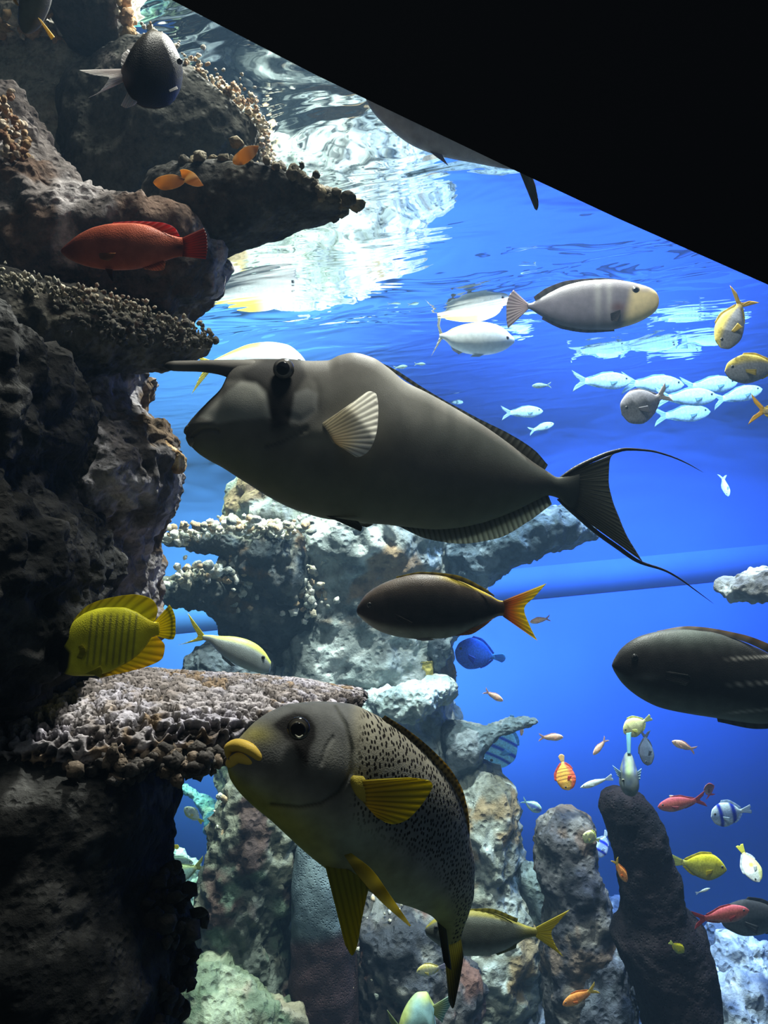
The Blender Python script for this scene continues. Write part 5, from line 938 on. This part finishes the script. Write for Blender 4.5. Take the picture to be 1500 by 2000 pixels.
small('yellow', 'butterflyfish', 'small bright yellow fish at the top right of the knobbly column', 1155, 1636, 40, -25, 'L', 3.6, yaw=20)
small('yellow', 'butterflyfish', 'glowing pale yellow round fish above the black coral column', 1245, 1416, 62, 30, 'L', 3.6)
small('dascyllus', 'damselfish', 'blue and white barred fish right of the black coral column at the right edge', 1428, 1588, 80, 12, 'L', 3.7)
small('dascyllus', 'damselfish', 'faint grey-blue fish between the knobbly column and the black column', 1176, 1648, 50, 60, 'L', 4.4, yaw=20)
small('batfish', 'batfish', 'pale turquoise fish with dark blue bars half hidden behind the branch-like coral', 985, 1448, 108, 65, 'L', 5.0)
small('bluetang', 'blue_tang', 'deep blue tang with a pale tail just below the dark fusilier', 938, 1279, 100, -8, 'L', 5.4)
small('bluegreen', 'small_fish', 'white-green fish with a dark blue belly patch left of the knobbly column top', 1038, 1573, 44, -30, 'R', 4.2)
small('blenny', 'small_fish', 'tiny greyish white fish below the yellow-green oval fish', 1373, 1740, 30, 20, 'R', 3.8)
small('whiteyel', 'butterflyfish', 'white-yellow slim fish seen nearly nose down at the lower right, with one fin held out', 1463, 1686, 62, 112, 'L', 3.5, yaw=30)
small('striped', 'small_fish', 'tiny cream and violet fish between the sweetlips tail and its yellow belly fin', 842, 1893, 58, 12, 'L', 3.2)
small('silver', 'small_fish', 'translucent bluish white fish facing the viewer alone in the open blue', 1416, 948, 44, 85, 'L', 4.8, yaw=40)
small('whiteyel', 'butterflyfish', 'small white fish with yellow fins high in the left blue gap', 378, 1592, 46, -40, 'L', 4.9)
small('orangewhite', 'butterflyfish', 'orange and white fish with a yellow tail peeping from behind the black rock', 322, 1650, 56, -10, 'L', 4.3)
small('green', 'green_fish', 'blue-green fish with a yellowish back in the left blue gap', 358, 1704, 96, 22, 'L', 4.2)
small('silver', 'green_fish', 'dim turquoise fish just above the blue-green fish in the left blue gap', 345, 1680, 66, -10, 'R', 4.8)
small('dark', 'dark_fish', 'dim blue-grey fish hanging upright just right of the bright yellow round fish', 1262, 1460, 60, 85, 'L', 4.6, yaw=30)
small('tang', 'small_fish', 'pale slim fish resting slantwise low in front of the black coral column', 1322, 1850, 40, -38, 'R', 3.05, yaw=10)

# fish seen head-on above the black column: striped face, fins held out
ho = Fish('butterflyfish', 'striped fish seen head-on, directly above the black coral column with fins held out', 1229, 1512, 3.2)
ho.loft('body', [(1222, 1468, 1232, 1468, 5, 20), (1217, 1485, 1238, 1485, 16, 10), (1212, 1508, 1244, 1508, 26, 0), (1211, 1530, 1246, 1530, 32, 0), (1216, 1546, 1241, 1546, 24, 0), (1224, 1554, 1233, 1554, 10, 0)],
        SKIN, lambda X, Y, up, al: mixc(mixc(mixc(np.tile([.16, .19, .18], (len(X), 1)), (.05, .07, .12), g(X, Y, 1229, 1526, 10, 14)), (.25, .35, .15), g(X, Y, 1228, 1500, 5, 16)), (.03, .05, .2), .8 * np.exp(-((np.abs(X - 1229) - 11) / 2.5) ** 2) * sstep(1530, 1500, Y)), n=60, m=50, ends=(.1, .1))
ho.fin('dorsal_fin', [(1225, 1472, 10), (1232, 1472, 10)], [(1223, 1432, 30), (1233, 1430, 30)], (.25, .55, .65), (.35, .75, .85), th=2, rays=3)
ho.fin('pectoral_fin', [(1214, 1508), (1214, 1522)], [(1196, 1494), (1206, 1516)], (.35, .45, .5), (.4, .6, .75), dep=(0, -14), rays=4)
ho.fin('pectoral_fin', [(1243, 1508), (1243, 1522)], [(1253, 1500), (1250, 1524)], (.35, .45, .5), (.4, .6, .75), dep=(0, -14), rays=4)
for sx in (-12, 12): ho.eye(1229 + sx, 1524, -16, 3.2, (.3, .3, .2), .6)
# pale green fish curled towards the viewer at the bottom edge
cu = plainfish('chromis', 'pale blue-green fish seen from above turning away, at the bottom edge under the sweetlips', (820, 1985), 3.0,
    [(776, 2015, 778, 2040, 6, -10), (784, 1985, 800, 2040, 20, -6), (800, 1955, 830, 2035, 26, 0), (816, 1940, 850, 2020, 24, 4), (832, 1938, 852, 2005, 16, 8), (842, 1952, 850, 1990, 8, 12), (850, 1966, 850, 1980, 4, 14)],
    lambda X, Y, up, al: mixc(mixc(np.tile([.20, .32, .30], (len(X), 1)), (.36, .40, .12), sstep(.4, .85, up)), (.26, .44, .44), g(X, Y, 815, 1975, 14, 30)),
    ([(845, 1964), (848, 1972), (847, 1982)], [(884, 1940), (880, 1962), (870, 1980), (864, 1998)]),
    [('pectoral_fin', [(786, 2010), (784, 2026)], [(756, 1972), (762, 1996)], (.3, .36, .15), (.4, .45, .2), (-20, -30))], None, (.34, .38, .16), (.24, .38, .36))
# body and fin tips of fish cut off by the black panel and the top edge
plainfish('surgeonfish', 'grey belly of a big fish sticking out below the black panel above the bright reflection', (850, 230), 1.6,
    [(690, 120, 700, 150, 6, 0), (716, 110, 722, 208, 24, 0), (770, 110, 762, 250, 40, 0), (830, 130, 812, 284, 50, 0), (890, 170, 870, 304, 48, 0), (950, 230, 930, 316, 36, 0), (990, 280, 975, 326, 20, 0), (1015, 305, 1010, 332, 8, 0)],
    lambda X, Y, up, al: mixc(np.tile([.22, .23, .25], (len(X), 1)), (.32, .32, .35), sstep(.0, -.9, up)), ([(1010, 306), (1012, 318), (1010, 331)], [(1060, 270), (1050, 310), (1070, 350)][:3]),
    [('anal_fin', [(832, 288), (862, 300)], [(846, 302), (876, 324)], (.45, .42, .5), (.6, .55, .62), (0, 0))], None, (.2, .2, .22), (.2, .2, .25))
tp = Fish('surgeonfish', 'thin dark tail lobe of a fish hanging below the black panel over the blue', 1030, 375, 1.5)
tp.loft('body', [(930, 190, 1010, 190, 30, 0), (960, 240, 1030, 240, 24, 0), (985, 290, 1030, 290, 14, 0), (1000, 325, 1030, 325, 6, 0)], SKIN, (.06, .06, .06), n=50, m=36)
tp.fin('tail_fin', [(1000, 300), (1012, 318), (1028, 310)], [(1044, 408), (1048, 411), (1052, 400), (1046, 362)], (.07, .075, .07), (.12, .12, .10), th=3, rays=5)
tc = Fish('chromis', 'dark grey fish cut off by the top edge in the left corner', 66, 30, 1.35)
tc.loft('body', [(40, -110, 110, -100, 18, 0), (38, -60, 108, -55, 20, 0), (38, -10, 100, 0, 19, 0), (36, 30, 84, 40, 15, 0), (34, 62, 66, 70, 8, 0)], SKIN, lambda X, Y, up, al: mixc(np.tile([.10, .11, .095], (len(X), 1)), (.28, .28, .28), sstep(.5, 1, -up) * .6), n=80, m=50, ends=(.05, .15))
tc.fin('pectoral_fin', [(74, 34), (80, 38)], [(100, 78), (107, 72)], (.70, .52, .10), (.85, .65, .15), dep=(-16, -30), th=3, rays=4)
tc.fin('pelvic_fin', [(12, -20), (22, -20)], [(30, 8), (38, 12)], (.75, .5, .1), (.85, .62, .2), dep=(-10, -16), th=3, rays=4)
